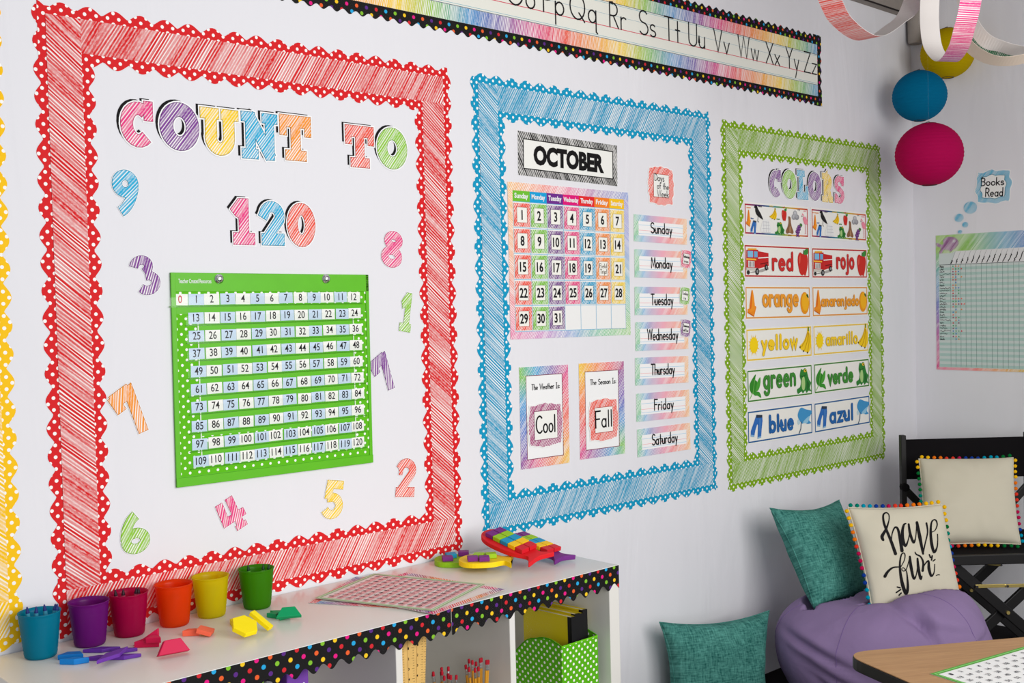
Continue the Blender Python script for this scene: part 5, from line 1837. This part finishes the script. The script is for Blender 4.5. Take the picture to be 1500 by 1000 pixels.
M['pwood'] = plain('pencil_paint', rgb(214, 150, 40), .45, .4)
M['ferrule'] = plain('ferrule_metal', rgb(205, 205, 205), .3, .5, .9)
M['eraser'] = plain('red_eraser', rgb(176, 26, 44), .7, .2)
M['cupgrey'] = plain('clear_grey_cup', rgb(160, 160, 160), .3, .4)
rp_ = random.Random(21)
for ci, (cx, cy) in enumerate(((1.690, -.372), (1.795, -.372))):
    b = MB(); b.lathe([(0, 0), (.030, 0), (.038, .10), (.0365, .10), (.0288, .003), (0, .003)], 28)
    o = b.build('pencil_cup', M['cupgrey'], None, Matrix.Translation((cx, cy, .3745)), smooth=True)
    tag(o, 'grey cup of red tipped pencils, %s of two inside the shelf' % ('left' if ci == 0 else 'right'), 'pencil cup', 'pencil cups in the shelf')
    for i in range(11):
        a, rr = 2 * pi * i / 11 + ci, (.019 if i % 3 else .007)
        px, py = cx + rr * cos(a) * .9, cy + rr * sin(a) * .9
        lean = Vector((rr * cos(a) * .75, rr * sin(a) * .75, .19))
        zq = Vector((lean.x, lean.y, lean.z)).normalized()
        xq = zq.orthogonal().normalized()
        m = Matrix((xq, zq.cross(xq), zq)).transposed().to_4x4()
        m.translation = (px, py, .3785)
        Lp_ = .176 + rp_.uniform(-.012, .008)
        root = empty('pencil', m, 'red eraser pencil in the %s grey cup inside the shelf' % ('left' if ci == 0 else 'right'), 'pencil', 'pencils in the %s shelf cup' % ('left' if ci == 0 else 'right'))
        b = MB(); b.lathe([(0, 0), (.0036, .012), (.0036, Lp_ - .024), (0, Lp_ - .024)], 6); b.build('shaft', M['pwood'], root, Matrix.Identity(4))
        b = MB(); b.lathe([(.0037, Lp_ - .026), (.0039, Lp_ - .022), (.0037, Lp_ - .019), (.0039, Lp_ - .016), (.0037, Lp_ - .011)], 10, cap0=True, cap1=True); b.build('ferrule', M['ferrule'], root, Matrix.Identity(4))
        b = MB(); b.lathe([(.0035, Lp_ - .011), (.0036, Lp_ - .002), (.0028, Lp_), (0, Lp_)], 10); b.build('eraser', M['eraser'], root, Matrix.Identity(4))

# green dotted magazine file with four yellow glitter notebooks
FX0, FX1, FY0, FY1, FZ = 2.064, 2.206, -.410, -.165, .3745
def side_profile(n=14):
    out = []
    for i in range(n + 1):
        t = i / n
        z = .165 + .012 * sin(pi * min(t / .45, 1)) if t < .45 else .165 - .085 * (.5 - .5 * cos(pi * (t - .45) / .55))
        out.append((FY0 + (FY1 - FY0) * t, z))
    return out


mf = empty('magazine_file', (FX0, FY0, FZ), 'green polka dot magazine file holding notebooks inside the shelf', 'magazine file')
GBOX = rgb(88, 176, 8)
prof = side_profile()
for nm, x in (('side', FX0), ('side', FX1 - .0025)):
    f = Flat(.0)
    q = [(y - FY0, z) for y, z in prof]
    out = [(0, 0)] + q + [(FY1 - FY0, 0)]
    f.slab(out, GBOX, .0025, 'box_dots')
    f.poly([(a, b_) for a, b_ in [(0, .165)] + q + [(y - FY0, z - .004) for y, z in prof[::-1]]], 1, rgb(70, 150, 6))
    # face looks towards -x
    f.build(nm + '_panel', Matrix(((0, 0, -1, x - FX0), (1, 0, 0, 0), (0, 1, 0, 0), (0, 0, 0, 1))) if x == FX0 else Matrix(((0, 0, -1, x - FX0), (1, 0, 0, 0), (0, 1, 0, 0), (0, 0, 0, 1))), mf)
f = Flat(.0)
f.slab([(0, 0), (FX1 - FX0, 0), (FX1 - FX0, .165), (0, .165)], GBOX, .0025, 'box_dots')
f.rect(0, .161, FX1 - FX0, .165, 1, rgb(110, 200, 20))
f.build('front_panel', frame((0, -.0, 0), (1, 0, 0), (0, 0, 1)), mf)
b = MB(); b.box(.002, FX1 - FX0 - .002, .001, FY1 - FY0 - .001, 0, .002); b.build('bottom', plain('green_card', GBOX, .7, .2), mf, Matrix.Identity(4))


def mk_glitter():
    t = NT('yellow_glitter_cover')
    nz = t.noise(t.ob(), 420.0, 2.0, .8)
    k = t.rng(nz, .60, .68)
    n2 = t.noise(t.ob(), 9.0, 2.0)
    c = t.mix(t.math('MULTIPLY', k, t.rng(n2, .35, .6)), rgb(226, 202, 10), rgb(244, 238, 180))
    return t.base(c, .45, .4)


M['glitter'] = mk_glitter()
M['tape'] = plain('black_spine_tape', rgb(20, 19, 21), .5, .3)
M['pages'] = plain('white_pages', rgb(228, 222, 205), .8, .1)
for i in range(4):
    x0 = 2.117 + i * .0212
    hgt = .218 + (0, .003, -.002, .004)[i]
    y0, y1 = FY0 + .012 + .006 * i, FY0 + .205
    root = empty('notebook', (x0, y0, FZ + .0105), ('yellow glitter notebook with black spine, frontmost of four in the green file', 'second yellow glitter notebook with black spine in the green file',
                                                  'third yellow glitter notebook with black spine in the green file', 'last yellow glitter notebook with black spine by the shelf side')[i], 'notebook', 'yellow notebooks in the green file')
    root.rotation_euler = (radians(-1.5), radians(1.0), 0)
    b = MB(); b.box(.0014, .0166, .003, y1 - y0 - .004, .003, hgt - .003); b.build('pages', M['pages'], root, Matrix.Identity(4))
    b = MB(); b.box(0, .0014, .0, y1 - y0, 0, hgt); b.box(.0166, .018, .0, y1 - y0, 0, hgt); b.build('cover', M['glitter'], root, Matrix.Identity(4))
    b = MB(); b.box(-.0004, .0184, -.0012, .003, 0, hgt); b.box(-.0004, .0, .0, .014, 0, hgt); b.box(.018, .0184, .0, .014, 0, hgt); b.build('spine', M['tape'], root, Matrix.Identity(4))

# things just seen in the left compartment
b = MB(); b.lathe([(0, 0), (.036, 0), (.038, .02), (.038, .22), (.034, .25), (.024, .275), (.0, .283)], 28)
for q in range(6):
    a = 2 * pi * q / 6
    b.box(-.002, .002, -.0395, -.0375, .02, .245, 1, Matrix.Rotation(a, 4, 'Z'))
o = b.build('storage_jar', [plain('grey_plastic', rgb(196, 196, 200), .35, .4), M['tape']], None, Matrix.Translation((1.188, -.385, .3745)), smooth=False)
tag(o, 'grey and white rounded jar peeking out under the black shelf trim', 'jar')
f = Flat()
b = MB(); b.box(0, .055, 0, .24, 0, .292)
o = b.build('magazine_file', plain('purple_card', rgb(120, 66, 168), .6, .3), None, Matrix.Translation((1.233, -.392, .3745)), bevel=.003)
f = Flat(.0006)
for i in range(2):
    for j in range(14):
        f.disc(.013 + i * .019 + (j % 2) * .0095, .01 + j * .019, .003, 0, WHITE, 10)
f.build('dots_print', frame((0, 0, 0), (1, 0, 0), (0, 0, 1)), o)
tag(o, 'purple polka dot file box in the left shelf compartment', 'magazine file')


# ------------------------------------------------------------------ cushions
def mk_chenille():
    t = NT('teal_chenille')
    o = t.ob()
    x, y, z = t.sep(o)
    a = t.noise(t.xyz(t.math('MULTIPLY', x, 190.0), t.math('MULTIPLY', y, 34.0), z), 1.0, 3.0, .6)
    c = t.noise(t.xyz(t.math('MULTIPLY', x, 34.0), t.math('MULTIPLY', y, 190.0), z), 1.0, 3.0, .6)
    big = t.noise(o, 14.0, 3.0)
    s = t.math('ADD', t.math('MULTIPLY', a, .5), t.math('MULTIPLY', c, .5))
    k = t.rng(t.math('ADD', s, t.math('MULTIPLY', big, .25)), .46, .78)
    t.bump(s, .5, .002)
    return t.base(t.mix(k, rgb(22, 84, 78), rgb(92, 160, 148)), .9, .15)


def mk_canvas(name, c):
    t = NT(name)
    o = t.ob()
    nz = t.noise(o, 600.0, 2.0)
    t.bump(nz, .2, .0008)
    n2 = t.noise(o, 9.0, 2.0)
    return t.base(t.mix(n2, c, tuple(q * .95 for q in c[:3]) + (1,)), .9, .1)


M['chenille'] = mk_chenille()
M['canvas'] = mk_canvas('cream_canvas', rgb(212, 205, 184))
POM = [rgb(246, 190, 20), rgb(240, 120, 20), rgb(226, 60, 40), rgb(190, 20, 80), rgb(20, 60, 150), rgb(0, 150, 180), rgb(0, 130, 110), rgb(10, 110, 50)]
POMM = [plain('pompom_yarn_%s' % n, c, .95, .05, var=.2) for n, c in zip(('yellow', 'orange', 'red', 'crimson', 'navy', 'turquoise', 'teal', 'green'), POM)]
POMB = {}


CUSH = []


def cushion(label, c4, T, mat, cat='cushion', seed=0, pomp=None, writing=None, pinch=.07, wr=.006, plump=.40):
    TL, TR, BR, BL = [at(*q) for q in c4]
    ctr = (TL + TR + BR + BL) / 4
    ex = ((TR - TL) + (BR - BL)).normalized()
    ey = ((TL - BL) + (TR - BR))
    m = frame(ctr, ex, ey)
    mi = m.inverted()
    loc = [mi @ p for p in (TL, TR, BR, BL)]

    def bil(u, v):
        a, b_ = (u + 1) / 2, (v + 1) / 2
        return loc[3] * (1 - a) * (1 - b_) + loc[2] * a * (1 - b_) + loc[0] * (1 - a) * b_ + loc[1] * a * b_

    def base(u, v):
        uu = u * (1 - pinch * (1 - v * v) * abs(u) ** 3)
        vv = v * (1 - pinch * (1 - u * u) * abs(v) ** 3)
        return bil(uu, vv)

    def thick(u, v):
        d = max(0.0, (1 - u * u) * (1 - v * v))
        edge = max(abs(u), abs(v))
        q = noise.noise(Vector((u * 2.2 + seed, v * 2.2, seed * 1.7))) * wr * 1.4
        ang = atan2(v, u)
        fold = noise.noise(Vector((ang * 3.5, seed * 2.0, edge * 1.2))) * wr * 1.6 * max(0, edge - .35) * (1 - edge) * 5
        return T * d ** plump + (q + fold) * min(1, d * 6)

    def front(u, v):
        p = base(u, v)
        return Vector((p.x, p.y, p.z + thick(u, v)))
    N = 40
    vs, fs, idx = [], [], {}
    for side in (1, -1):
        for i in range(N + 1):
            for j in range(N + 1):
                e = i in (0, N) or j in (0, N)
                if e and side == -1:
                    idx[(side, i, j)] = idx[(1, i, j)]
                    continue
                u, v = -1 + 2 * i / N, -1 + 2 * j / N
                u, v = sin(u * pi / 2) * .35 + u * .65, sin(v * pi / 2) * .35 + v * .65
                p = base(u, v)
                t = thick(u, v)
                idx[(side, i, j)] = len(vs)
                vs.append((p.x, p.y, p.z + side * t))
        for i in range(N):
            for j in range(N):
                q = [idx[(side, i, j)], idx[(side, i + 1, j)], idx[(side, i + 1, j + 1)], idx[(side, i, j + 1)]]
                fs.append(q if side == 1 else q[::-1])
    root = empty('throw_pillow', m, label, cat)
    CUSH.append((mi, loc, thick))
    mesh_obj('pillow_body', vs, fs, mat, root, Matrix.Identity(4), smooth=True)
    # seam piping
    ring = [base(u, -1) for u in [-1 + q / 12 for q in range(24)]] + [base(1, v) for v in [-1 + q / 12 for q in range(24)]] + \
           [base(-u, 1) for u in [-1 + q / 12 for q in range(24)]] + [base(-1, -v) for v in [-1 + q / 12 for q in range(25)]]
    b = MB(); b.tube(ring, .0028, 6); b.build('seam', mat, root, Matrix.Identity(4), smooth=True)
    if pomp:
        rr = random.Random(seed + 5)
        for sd in range(4):
            n = 15
            for k in range(n):
                t = -1 + 2 * (k + .5) / n
                a, b_ = ((t, 1), (1, -t), (-t, -1), (-1, t))[sd]
                p = base(a, b_)
                d = Vector((p.x, p.y, 0)).normalized()
                outv = Vector(((0, 1), (1, 0), (0, -1), (-1, 0))[sd] + (0,))
                p = p + outv * .009 + Vector((0, 0, rr.uniform(-.003, .004)))
                ci = pomp(sd, (t + 1) / 2)
                if ci not in POMB:
                    bm = bmesh.new()
                    bmesh.ops.create_icosphere(bm, subdivisions=2, radius=.0076)
                    for vv in bm.verts:
                        vv.co *= 1 + .14 * noise.noise(vv.co * 900)
                    me = bpy.data.meshes.new('pompom'); bm.to_mesh(me); bm.free()
                    me.materials.append(POMM[ci])
                    for pl in me.polygons:
                        pl.use_smooth = True
                    POMB[ci] = me
                o = bpy.data.objects.new('pompom', POMB[ci])
                link(o); o.parent = root; o.location = p
    if writing:
        px4 = [Vector(q[:2]) for q in c4]

        def inv(x, y):
            u = v = 0.0
            for _ in range(12):
                a, b_ = (u + 1) / 2, (v + 1) / 2
                q = px4[3] * (1 - a) * (1 - b_) + px4[2] * a * (1 - b_) + px4[0] * (1 - a) * b_ + px4[1] * a * b_
                du = ((px4[2] - px4[3]) * (1 - b_) + (px4[1] - px4[0]) * b_) / 2
                dv = ((px4[0] - px4[3]) * (1 - a) + (px4[1] - px4[2]) * a) / 2
                r = Vector((x, y)) - q
                det = du.x * dv.y - du.y * dv.x
                u += (r.x * dv.y - r.y * dv.x) / det
                v += (du.x * r.y - du.y * r.x) / det
            return u, v
        f = Flat()
        for pts, ws in writing:
            P = [Vector(p) for p in pts]
            fine, fw_ = [], []
            for i in range(len(P) - 1):
                p0, p1, p2, p3 = P[max(i - 1, 0)], P[i], P[i + 1], P[min(i + 2, len(P) - 1)]
                for j in range(5):
                    t = j / 5
                    fine.append(.5 * ((2 * p1) + (p2 - p0) * t + (2 * p0 - 5 * p1 + 4 * p2 - p3) * t * t + (3 * p1 - p0 - 3 * p2 + p3) * t ** 3))
                    fw_.append(ws[i] * (1 - t) + ws[i + 1] * t)
            fine.append(P[-1]); fw_.append(ws[-1])
            f.stroke([tuple(q) for q in fine], fw_, 0, rgb(18, 16, 18), rnd=True)

        def shot(u, v):
            q = m @ front(max(-.97, min(.97, u)), max(-.97, min(.97, v))) - CAM
            d = q.dot(fw)
            return Vector((750 + F_PX * q.dot(RT) / d, 500 - F_PX * q.dot(UP) / d))

        def warp(x, y, z):
            tx_, ty_ = 1125 + x / 4, 750 + y / 4
            u, v = inv(tx_, ty_)
            for _ in range(5):
                s0, e = shot(u, v), .02
                du, dv = (shot(u + e, v) - s0) / e, (shot(u, v + e) - s0) / e
                r = Vector((tx_, ty_)) - s0
                det = du.x * dv.y - du.y * dv.x
                u += (r.x * dv.y - r.y * dv.x) / det
                v += (du.x * r.y - du.y * r.x) / det
            p = front(max(-.97, min(.97, u)), max(-.97, min(.97, v)))
            return (p.x, p.y, p.z + .0012)
        f.f = [q[::-1] for q in f.f]
        f.build('lettering', Matrix.Identity(4), root, warp)
    return root


cushion('teal woven pillow on the floor leaning against the wall beside the shelf', [(966, 911, 3.74), (1127, 894, 4.0), (1124, 1042, 3.84), (984, 1062, 3.73)], .078, M['chenille'], seed=3, pinch=.15)
cushion('teal woven pillow leaning in the corner of the purple bean bag', [(1128, 744, 4.05), (1229, 732, 4.27), (1276, 884, 4.12), (1194, 893, 3.90)], .072, M['chenille'], seed=7, pinch=.14)
RAW = [
    ([(97, 362), (86, 322), (128, 246), (156, 160), (156, 98), (128, 76), (98, 100), (102, 172), (128, 250), (178, 370), (226, 506)], [24, 34, 22, 11, 10, 12, 18, 22, 24, 28, 32]),
    ([(184, 372), (190, 300), (216, 234), (246, 240), (266, 310), (294, 474)], [9, 11, 16, 22, 26, 34]),
    ([(334, 190), (312, 206), (298, 280), (304, 370), (330, 422), (356, 372), (372, 290), (364, 200)], [12, 20, 30, 34, 26, 12, 10, 10]),
    ([(364, 196), (378, 290), (414, 386), (436, 340), (444, 250), (446, 178)], [18, 26, 24, 10, 9, 9]),
    ([(450, 178), (480, 330), (515, 506)], [26, 34, 20]), ([(515, 500), (536, 400), (562, 280), (550, 186)], [14, 12, 14, 18]),
    ([(592, 284), (638, 262), (662, 204), (650, 158), (624, 152), (602, 184), (594, 280), (604, 400), (630, 488), (660, 440), (668, 370), (666, 302)], [8, 9, 13, 14, 12, 16, 24, 30, 26, 14, 10, 10]),
    ([(115, 742), (148, 690), (202, 650), (274, 644)], [32, 24, 16, 10]),
    ([(284, 640), (318, 574), (326, 520), (310, 498), (286, 520), (272, 600), (276, 700), (300, 830), (334, 918), (354, 868), (350, 760), (340, 690), (308, 652), (292, 664), (304, 686), (334, 676), (356, 620), (372, 556)],
     [8, 9, 11, 11, 14, 18, 24, 34, 34, 26, 16, 10, 8, 7, 8, 9, 9, 10]),
    ([(376, 536), (388, 640), (416, 762), (442, 730), (456, 640), (454, 556)], [20, 30, 24, 10, 9, 10]), ([(456, 556), (466, 660), (488, 764), (504, 738)], [18, 28, 26, 9]),
    ([(430, 488), (444, 512), (490, 538), (516, 600), (510, 684)], [9, 14, 15, 20, 24]), ([(510, 684), (530, 622), (570, 582), (576, 660), (600, 738), (630, 700), (636, 616)], [9, 10, 18, 30, 22, 10, 9]),
    ([(580, 516), (592, 546)], [15, 15]), ([(610, 528), (603, 572)], [15, 15]), ([(640, 566), (620, 582)], [12, 12]),
    ([(244, 854), (274, 862)], [14, 14]), ([(234, 912), (280, 880)], [14, 14]), ([(262, 940), (286, 916)], [14, 14]), ([(650, 734), (672, 726), (690, 728)], [6, 10, 6])]
TXT = [([((1280 + x / 7.146 - 1125) * 4, (740 + y / 7.146 - 750) * 4) for x, y in p], [q * .60 for q in w_]) for p, w_ in RAW]


def pom_fun(sd, t):
    return {0: [6, 5, 5, 4, 3, 2, 1, 1, 0, 0], 3: [5, 5, 5, 4, 3, 3, 2, 1, 0, 0], 1: [0, 0, 7, 6, 5, 4, 3, 2, 1, 1], 2: [0, 1, 2, 3, 4, 5, 5, 6, 7, 0]}[sd][min(9, int(t * 10))]


def pom_cream(sd, t):
    return {0: [0, 1, 1, 2, 3, 4, 4, 5, 5, 7], 3: [4, 5, 5, 5, 5, 6, 7, 7, 7, 0], 1: [0, 0, 0, 1, 2, 2, 3, 3, 4, 5], 2: [7, 7, 0, 0, 0, 1, 2, 3, 3, 4]}[sd][min(9, int(t * 10))]


cushion('cream pillow printed have fun with rainbow pompoms on the bean bag', [(1242, 743, 3.93), (1379, 738, 3.99), (1408, 884, 3.90), (1279, 902, 3.80)], .066, M['canvas'], seed=11, pomp=pom_fun, writing=TXT, pinch=.05)
cushion('plain cream pillow with rainbow pompoms sitting on the black chair', [(1346, 672, 4.50), (1484, 670, 4.46), (1495, 797, 4.28), (1351, 800, 4.30)], .078, M['canvas'], seed=15, pomp=pom_cream, pinch=.05)

# ------------------------------------------------------------------ purple bean bag
def mk_bag():
    t = NT('lavender_twill')
    o = t.ob()
    nz = t.noise(o, 500.0, 2.0)
    n2 = t.noise(o, 7.0, 3.0, .5, .4)
    t.bump(t.math('ADD', t.math('MULTIPLY', nz, .06), n2), .55, .02)
    return t.base(t.mix(t.noise(o, 5.0), rgb(152, 130, 170), rgb(144, 121, 163)), .85, .15)


M['bag'] = mk_bag()
bc = at(1291, 930, 3.90)
bc = Vector((bc.x, bc.y, 0.0))
bagM = frame((bc.x, bc.y, 0), Rh, Fh)
bag = empty('bean_bag', bagM, 'lavender purple bean bag seat in the corner by the wall', 'bean bag')
NU, NV = 168, 104
RX, RY, HB = .352, .365, .468


def bag_pt(th_, ph):
    c, s = cos(ph), sin(ph)
    e = .62
    rr = (abs(c) ** e) * (1 if c >= 0 else -1)
    zz = (abs(s) ** .82) * (1 if s >= 0 else -1)
    x, y = rr * cos(th_), rr * sin(th_)
    z = .5 + .5 * zz
    belly = 1 + .05 * (1 - abs(zz)) - .05 * zz
    X, Y, Z = RX * x * belly, RY * y * belly, HB * z
    # the seat hollow where the pillows rest, and a higher right shoulder
    g = math.exp(-((X + .02) ** 2 / .045 + (Y - .03) ** 2 / .050))
    top = max(0.0, (z - .55) / .45)
    Z -= .060 * g * top
    Z += top * (.052 * (X / RX) - .008)
    # soft dents and folds
    d = noise.noise(Vector((X * 5 + 3, Y * 5, Z * 5))) * .010 + noise.noise(Vector((X * 11, Y * 11 + 5, Z * 11))) * .004
    for fx, fy, fz, ln, dx, dz, amp in ((.01, -.29, .40, .10, .75, -.5, .019), (-.28, -.18, .27, .14, .9, -.35, .018), (-.25, -.22, .20, .14, .9, -.45, .017), (.18, -.28, .29, .10, .95, .22, .015), (.05, -.32, .36, .08, .4, -.9, .020), (-.22, -.24, .13, .12, .8, -.6, .014), (.12, -.30, .36, .10, .9, -.25, .012)):
        q = Vector((X - fx, Y - fy, Z - fz))
        along = q.x * dx + q.z * dz
        across = -q.x * dz + q.z * dx
        d -= amp * math.exp(-(along / ln) ** 2 - (across / .014) ** 2 - (q.y / .16) ** 2)
        d += amp * .6 * math.exp(-(along / ln) ** 2 - ((across - .03) / .02) ** 2 - (q.y / .16) ** 2)
    nrm = Vector((x, y, zz * .7))
    if nrm.length > 0:
        nrm.normalize()
    return Vector((X, Y, max(Z, .0))) + nrm * d * (1 if Z > .02 else 0)


vs, fs = [], []
for j in range(NV + 1):
    ph = -pi / 2 * .995 + pi * .995 * j / NV
    for i in range(NU):
        vs.append(bag_pt(2 * pi * i / NU, ph))
        vs[-1].z = max(vs[-1].z, .001)
def buried(p):
    w = bagM @ p
    for mi, loc, thick in CUSH[1:3]:
        q = mi @ w
        u = v = 0.0
        for _ in range(6):
            a, b_ = (u + 1) / 2, (v + 1) / 2
            r = loc[3] * (1 - a) * (1 - b_) + loc[2] * a * (1 - b_) + loc[0] * (1 - a) * b_ + loc[1] * a * b_
            du = ((loc[2] - loc[3]) * (1 - b_) + (loc[1] - loc[0]) * b_) / 2
            dv = ((loc[0] - loc[3]) * (1 - a) + (loc[1] - loc[2]) * a) / 2
            e = q - r
            det = du.x * dv.y - du.y * dv.x
            u += (e.x * dv.y - e.y * dv.x) / det
            v += (du.x * e.y - du.y * e.x) / det
        if abs(u) < 1.24 and abs(v) < 1.24:
            if abs(q.z - r.z) < thick(max(-1, min(1, u)), max(-1, min(1, v))) + .027:
                return True
    return False


def settle(p):
    q = p.copy()
    n_ = 0
    while q.z > .08 and buried(q) and n_ < 90:
        q.z -= .006
        n_ += 1
    return q


# the seat gives way under the pillows that rest in it
vs = [settle(p) for p in vs]
for j in range(NV):
    for i in range(NU):
        fs.append((j * NU + i, j * NU + (i + 1) % NU, (j + 1) * NU + (i + 1) % NU, (j + 1) * NU + i))
fs.append(tuple(range(NU - 1, -1, -1)))
fs.append(tuple(range(NV * NU, (NV + 1) * NU)))
mesh_obj('bag_body', vs, fs, M['bag'], bag, Matrix.Identity(4), smooth=True)
M['thread'] = plain('lavender_thread', rgb(128, 104, 154), .8, .1)
for a in (-52, -132, 20, 110, 170):
    b = MB()
    line = [settle(bag_pt(radians(a), -pi / 2 * .7 + pi * .80 * q / 40)) for q in range(41)]
    b.tube(line, .0014, 6)
    b.build('seam', M['thread'], bag, Matrix.Identity(4), smooth=True)

# ------------------------------------------------------------------ black folding chair
M['blackwood'] = plain('black_painted_wood', rgb(24, 22, 23), .5, .35)
M['blackcloth'] = plain('black_canvas', rgb(20, 18, 20), .9, .1)
M['brass'] = plain('brassy_hinge_metal', rgb(206, 184, 110), .35, .5, .55)
cp = CAM + Rh * 1.893 + Fh * 4.6
chM = frame((cp.x, cp.y, 0), Rh, Fh)                # x to the right, y away from the camera
chair = empty('folding_chair', chM, 'black wooden folding chair with canvas back in the corner', 'chair')
I4 = Matrix.Identity(4)


def bar(name, p, q, w, d, mat, parent, up=(0, 1, 0), bev=.003):
    p, q = Vector(p), Vector(q)
    z = (q - p).normalized()
    y = Vector(up)
    y = (y - z * y.dot(z)).normalized()
    x = y.cross(z)
    m = Matrix((x, y, z)).transposed().to_4x4()
    m.translation = p
    b = MB(); b.box(-w / 2, w / 2, -d / 2, d / 2, 0, (q - p).length)
    return b.build(name, mat, parent, m, bevel=bev)


for s in (-1, 1):
    x = .262 * s
    bar('back_post', (x, 0, .47), (x, 0, .885), .022, .030, M['blackwood'], chair)
    bar('strut', (x, -.004, .664), (x - s * .165, -.004, .485), .030, .018, M['blackwood'], chair)
    bar('seat_rail', (x * .96, .03, .452), (x * .96, -.42, .452), .026, .034, M['blackwood'], chair, (0, 0, 1))
    bar('foot_rail', (x * .96, .05, .014), (x * .96, -.45, .014), .026, .028, M['blackwood'], chair, (0, 0, 1))
    b = MB(); b.lathe([(0, -.014), (.017, -.014), (.017, .014), (0, .014)], 16, 0, Matrix.Translation((x, -.016, .668)) @ Matrix.Rotation(pi / 2, 4, 'X'))
    b.build('joint', M['blackcloth'], chair, I4)
b = MB(); b.box(-.262, .262, -.004, .004, .698, .866)
for k in (0, ):
    pass
b.build('backrest', M['blackcloth'], chair, I4, bevel=.003)
b = MB(); b.box(-.245, .245, -.42, .02, .462, .472); b.build('seat', M['blackcloth'], chair, I4, bevel=.003)
bar('front_rail', (-.245, -.425, .452), (.245, -.425, .452), .038, .022, M['blackwood'], chair)
for y in (-.36, -.02):
    for s, dy in ((1, -.011), (-1, .011)):
        bar('cross_leg', (-.235 * s, y + dy, .445), (.235 * s, y + dy, .02), .040, .018, M['blackwood'], chair)
    b = MB()
    b.lathe([(0, -.028), (.007, -.028), (.007, .028), (0, .028)], 12, 0, Matrix.Translation((0, y, .2325)) @ Matrix.Rotation(pi / 2, 4, 'X'))
    b.build('pivot_bolt', M['brass'], chair, I4)
    zz = .338
    yb = y - .024
    hb = bar('hinge_brace', (-.125, yb, zz), (-.005, yb, zz + (.0 if y < -.2 else .018)), .014, .004, M['brass'], chair, bev=.001)
    bar('hinge_brace', (-.005, yb - .004, zz + (.0 if y < -.2 else .018)), (.125, yb - .004, zz), .014, .004, M['brass'], chair, bev=.001)
    b = MB()
    for xx in (-.122, -.005, .122):
        b.lathe([(0, -.004), (.005, -.004), (.005, .006), (0, .006)], 10, 0, Matrix.Translation((xx, yb - .006, zz + (.018 if (xx == -.005 and y > -.2) else 0))) @ Matrix.Rotation(pi / 2, 4, 'X'))
    b.build('rivets', M['chrome'], chair, I4)

# ------------------------------------------------------------------ wooden table, lower right
def mk_wood():
    t = NT('oak_laminate')
    x, y, z = t.sep(t.ob())
    g1 = t.noise(t.xyz(t.math('MULTIPLY', x, 9.0), t.math('MULTIPLY', y, 130.0), z), 1.0, 4.0, .6, .3)
    g2 = t.noise(t.xyz(t.math('MULTIPLY', x, 2.0), t.math('MULTIPLY', y, 16.0), z), 1.0, 3.0, .5, .5)
    k = t.math('ADD', t.math('MULTIPLY', g1, .5), t.math('MULTIPLY', g2, .5))
    return t.base(t.mix(t.rng(k, .35, .65), rgb(164, 120, 78), rgb(192, 148, 102)), .42, .35)


M['oak'] = mk_wood()
TZ = .60
P0 = Vector((2.352, -1.082)); e1 = Vector((.845, -.535)).normalized(); e2 = Vector((-.36, -.93)).normalized()
e3 = (e2 - 2 * e1 * e2.dot(e1)); e3 = Vector((e3.x, e3.y))
poly4 = [P0, P0 + e1 * 1.15, P0 + e1 * 1.15 + (e2 + e1 * (-2 * e2.dot(e1))) * .62, P0 + e2 * .62]
tb = empty('activity_table', frame((P0.x, P0.y, 0), (e1.x, e1.y, 0), (-e1.y, e1.x, 0)), 'wood topped table with black edge at lower right corner', 'table')
tmi = frame((P0.x, P0.y, 0), (e1.x, e1.y, 0), (-e1.y, e1.x, 0)).inverted()
lp = [tmi @ Vector((p.x, p.y, 0)) for p in poly4]
rnded = []
for i in range(4):
    a, p, c = lp[i - 1], lp[i], lp[(i + 1) % 4]
    d1, d2 = (a - p).normalized(), (c - p).normalized()
    R_ = .075
    s, e = p + d1 * R_, p + d2 * R_
    for q in range(9):
        t = q / 8
        w_ = s * (1 - t) ** 2 + p * 2 * t * (1 - t) + e * t * t
        rnded.append((w_.x, w_.y))
b = MB(); b.prism(rnded, TZ - .002, TZ); b.build('table_top', M['oak'], tb, I4)
M['blackedge'] = plain('black_edge_band', rgb(26, 24, 25), .5, .35)
cxm = sum(p[0] for p in rnded) / len(rnded); cym = sum(p[1] for p in rnded) / len(rnded)
b = MB(); b.prism([((x - cxm) * 1.004 + cxm, (y - cym) * 1.004 + cym) for x, y in rnded], TZ - .030, TZ - .0021); b.build('edge_band', M['blackedge'], tb, I4, bevel=.003)
M['steel'] = plain('chrome_leg', rgb(180, 180, 182), .25, .5, 1.0)
for i in range(4):
    p = lp[i]
    x, y = p.x + (cxm - p.x) * .22, p.y + (cym - p.y) * .22
    b = MB(); b.lathe([(0, 0), (.016, 0), (.016, TZ - .030), (0, TZ - .030)], 18); b.build('leg', M['steel'], tb, Matrix.Translation((x, y, 0)))
chart_sheet('practice_chart', (2.336 - .28 * .16, -1.306 - .28 * .987), (.98, -.2), (.2, .98), .43, .28, TZ + .001, rgb(96, 168, 70), None, rgb(240, 240, 238),
            'white number chart with green edge lying on the wooden table', 'chart', True, 10, 12, rgb(50, 50, 60), .0, None, .45)
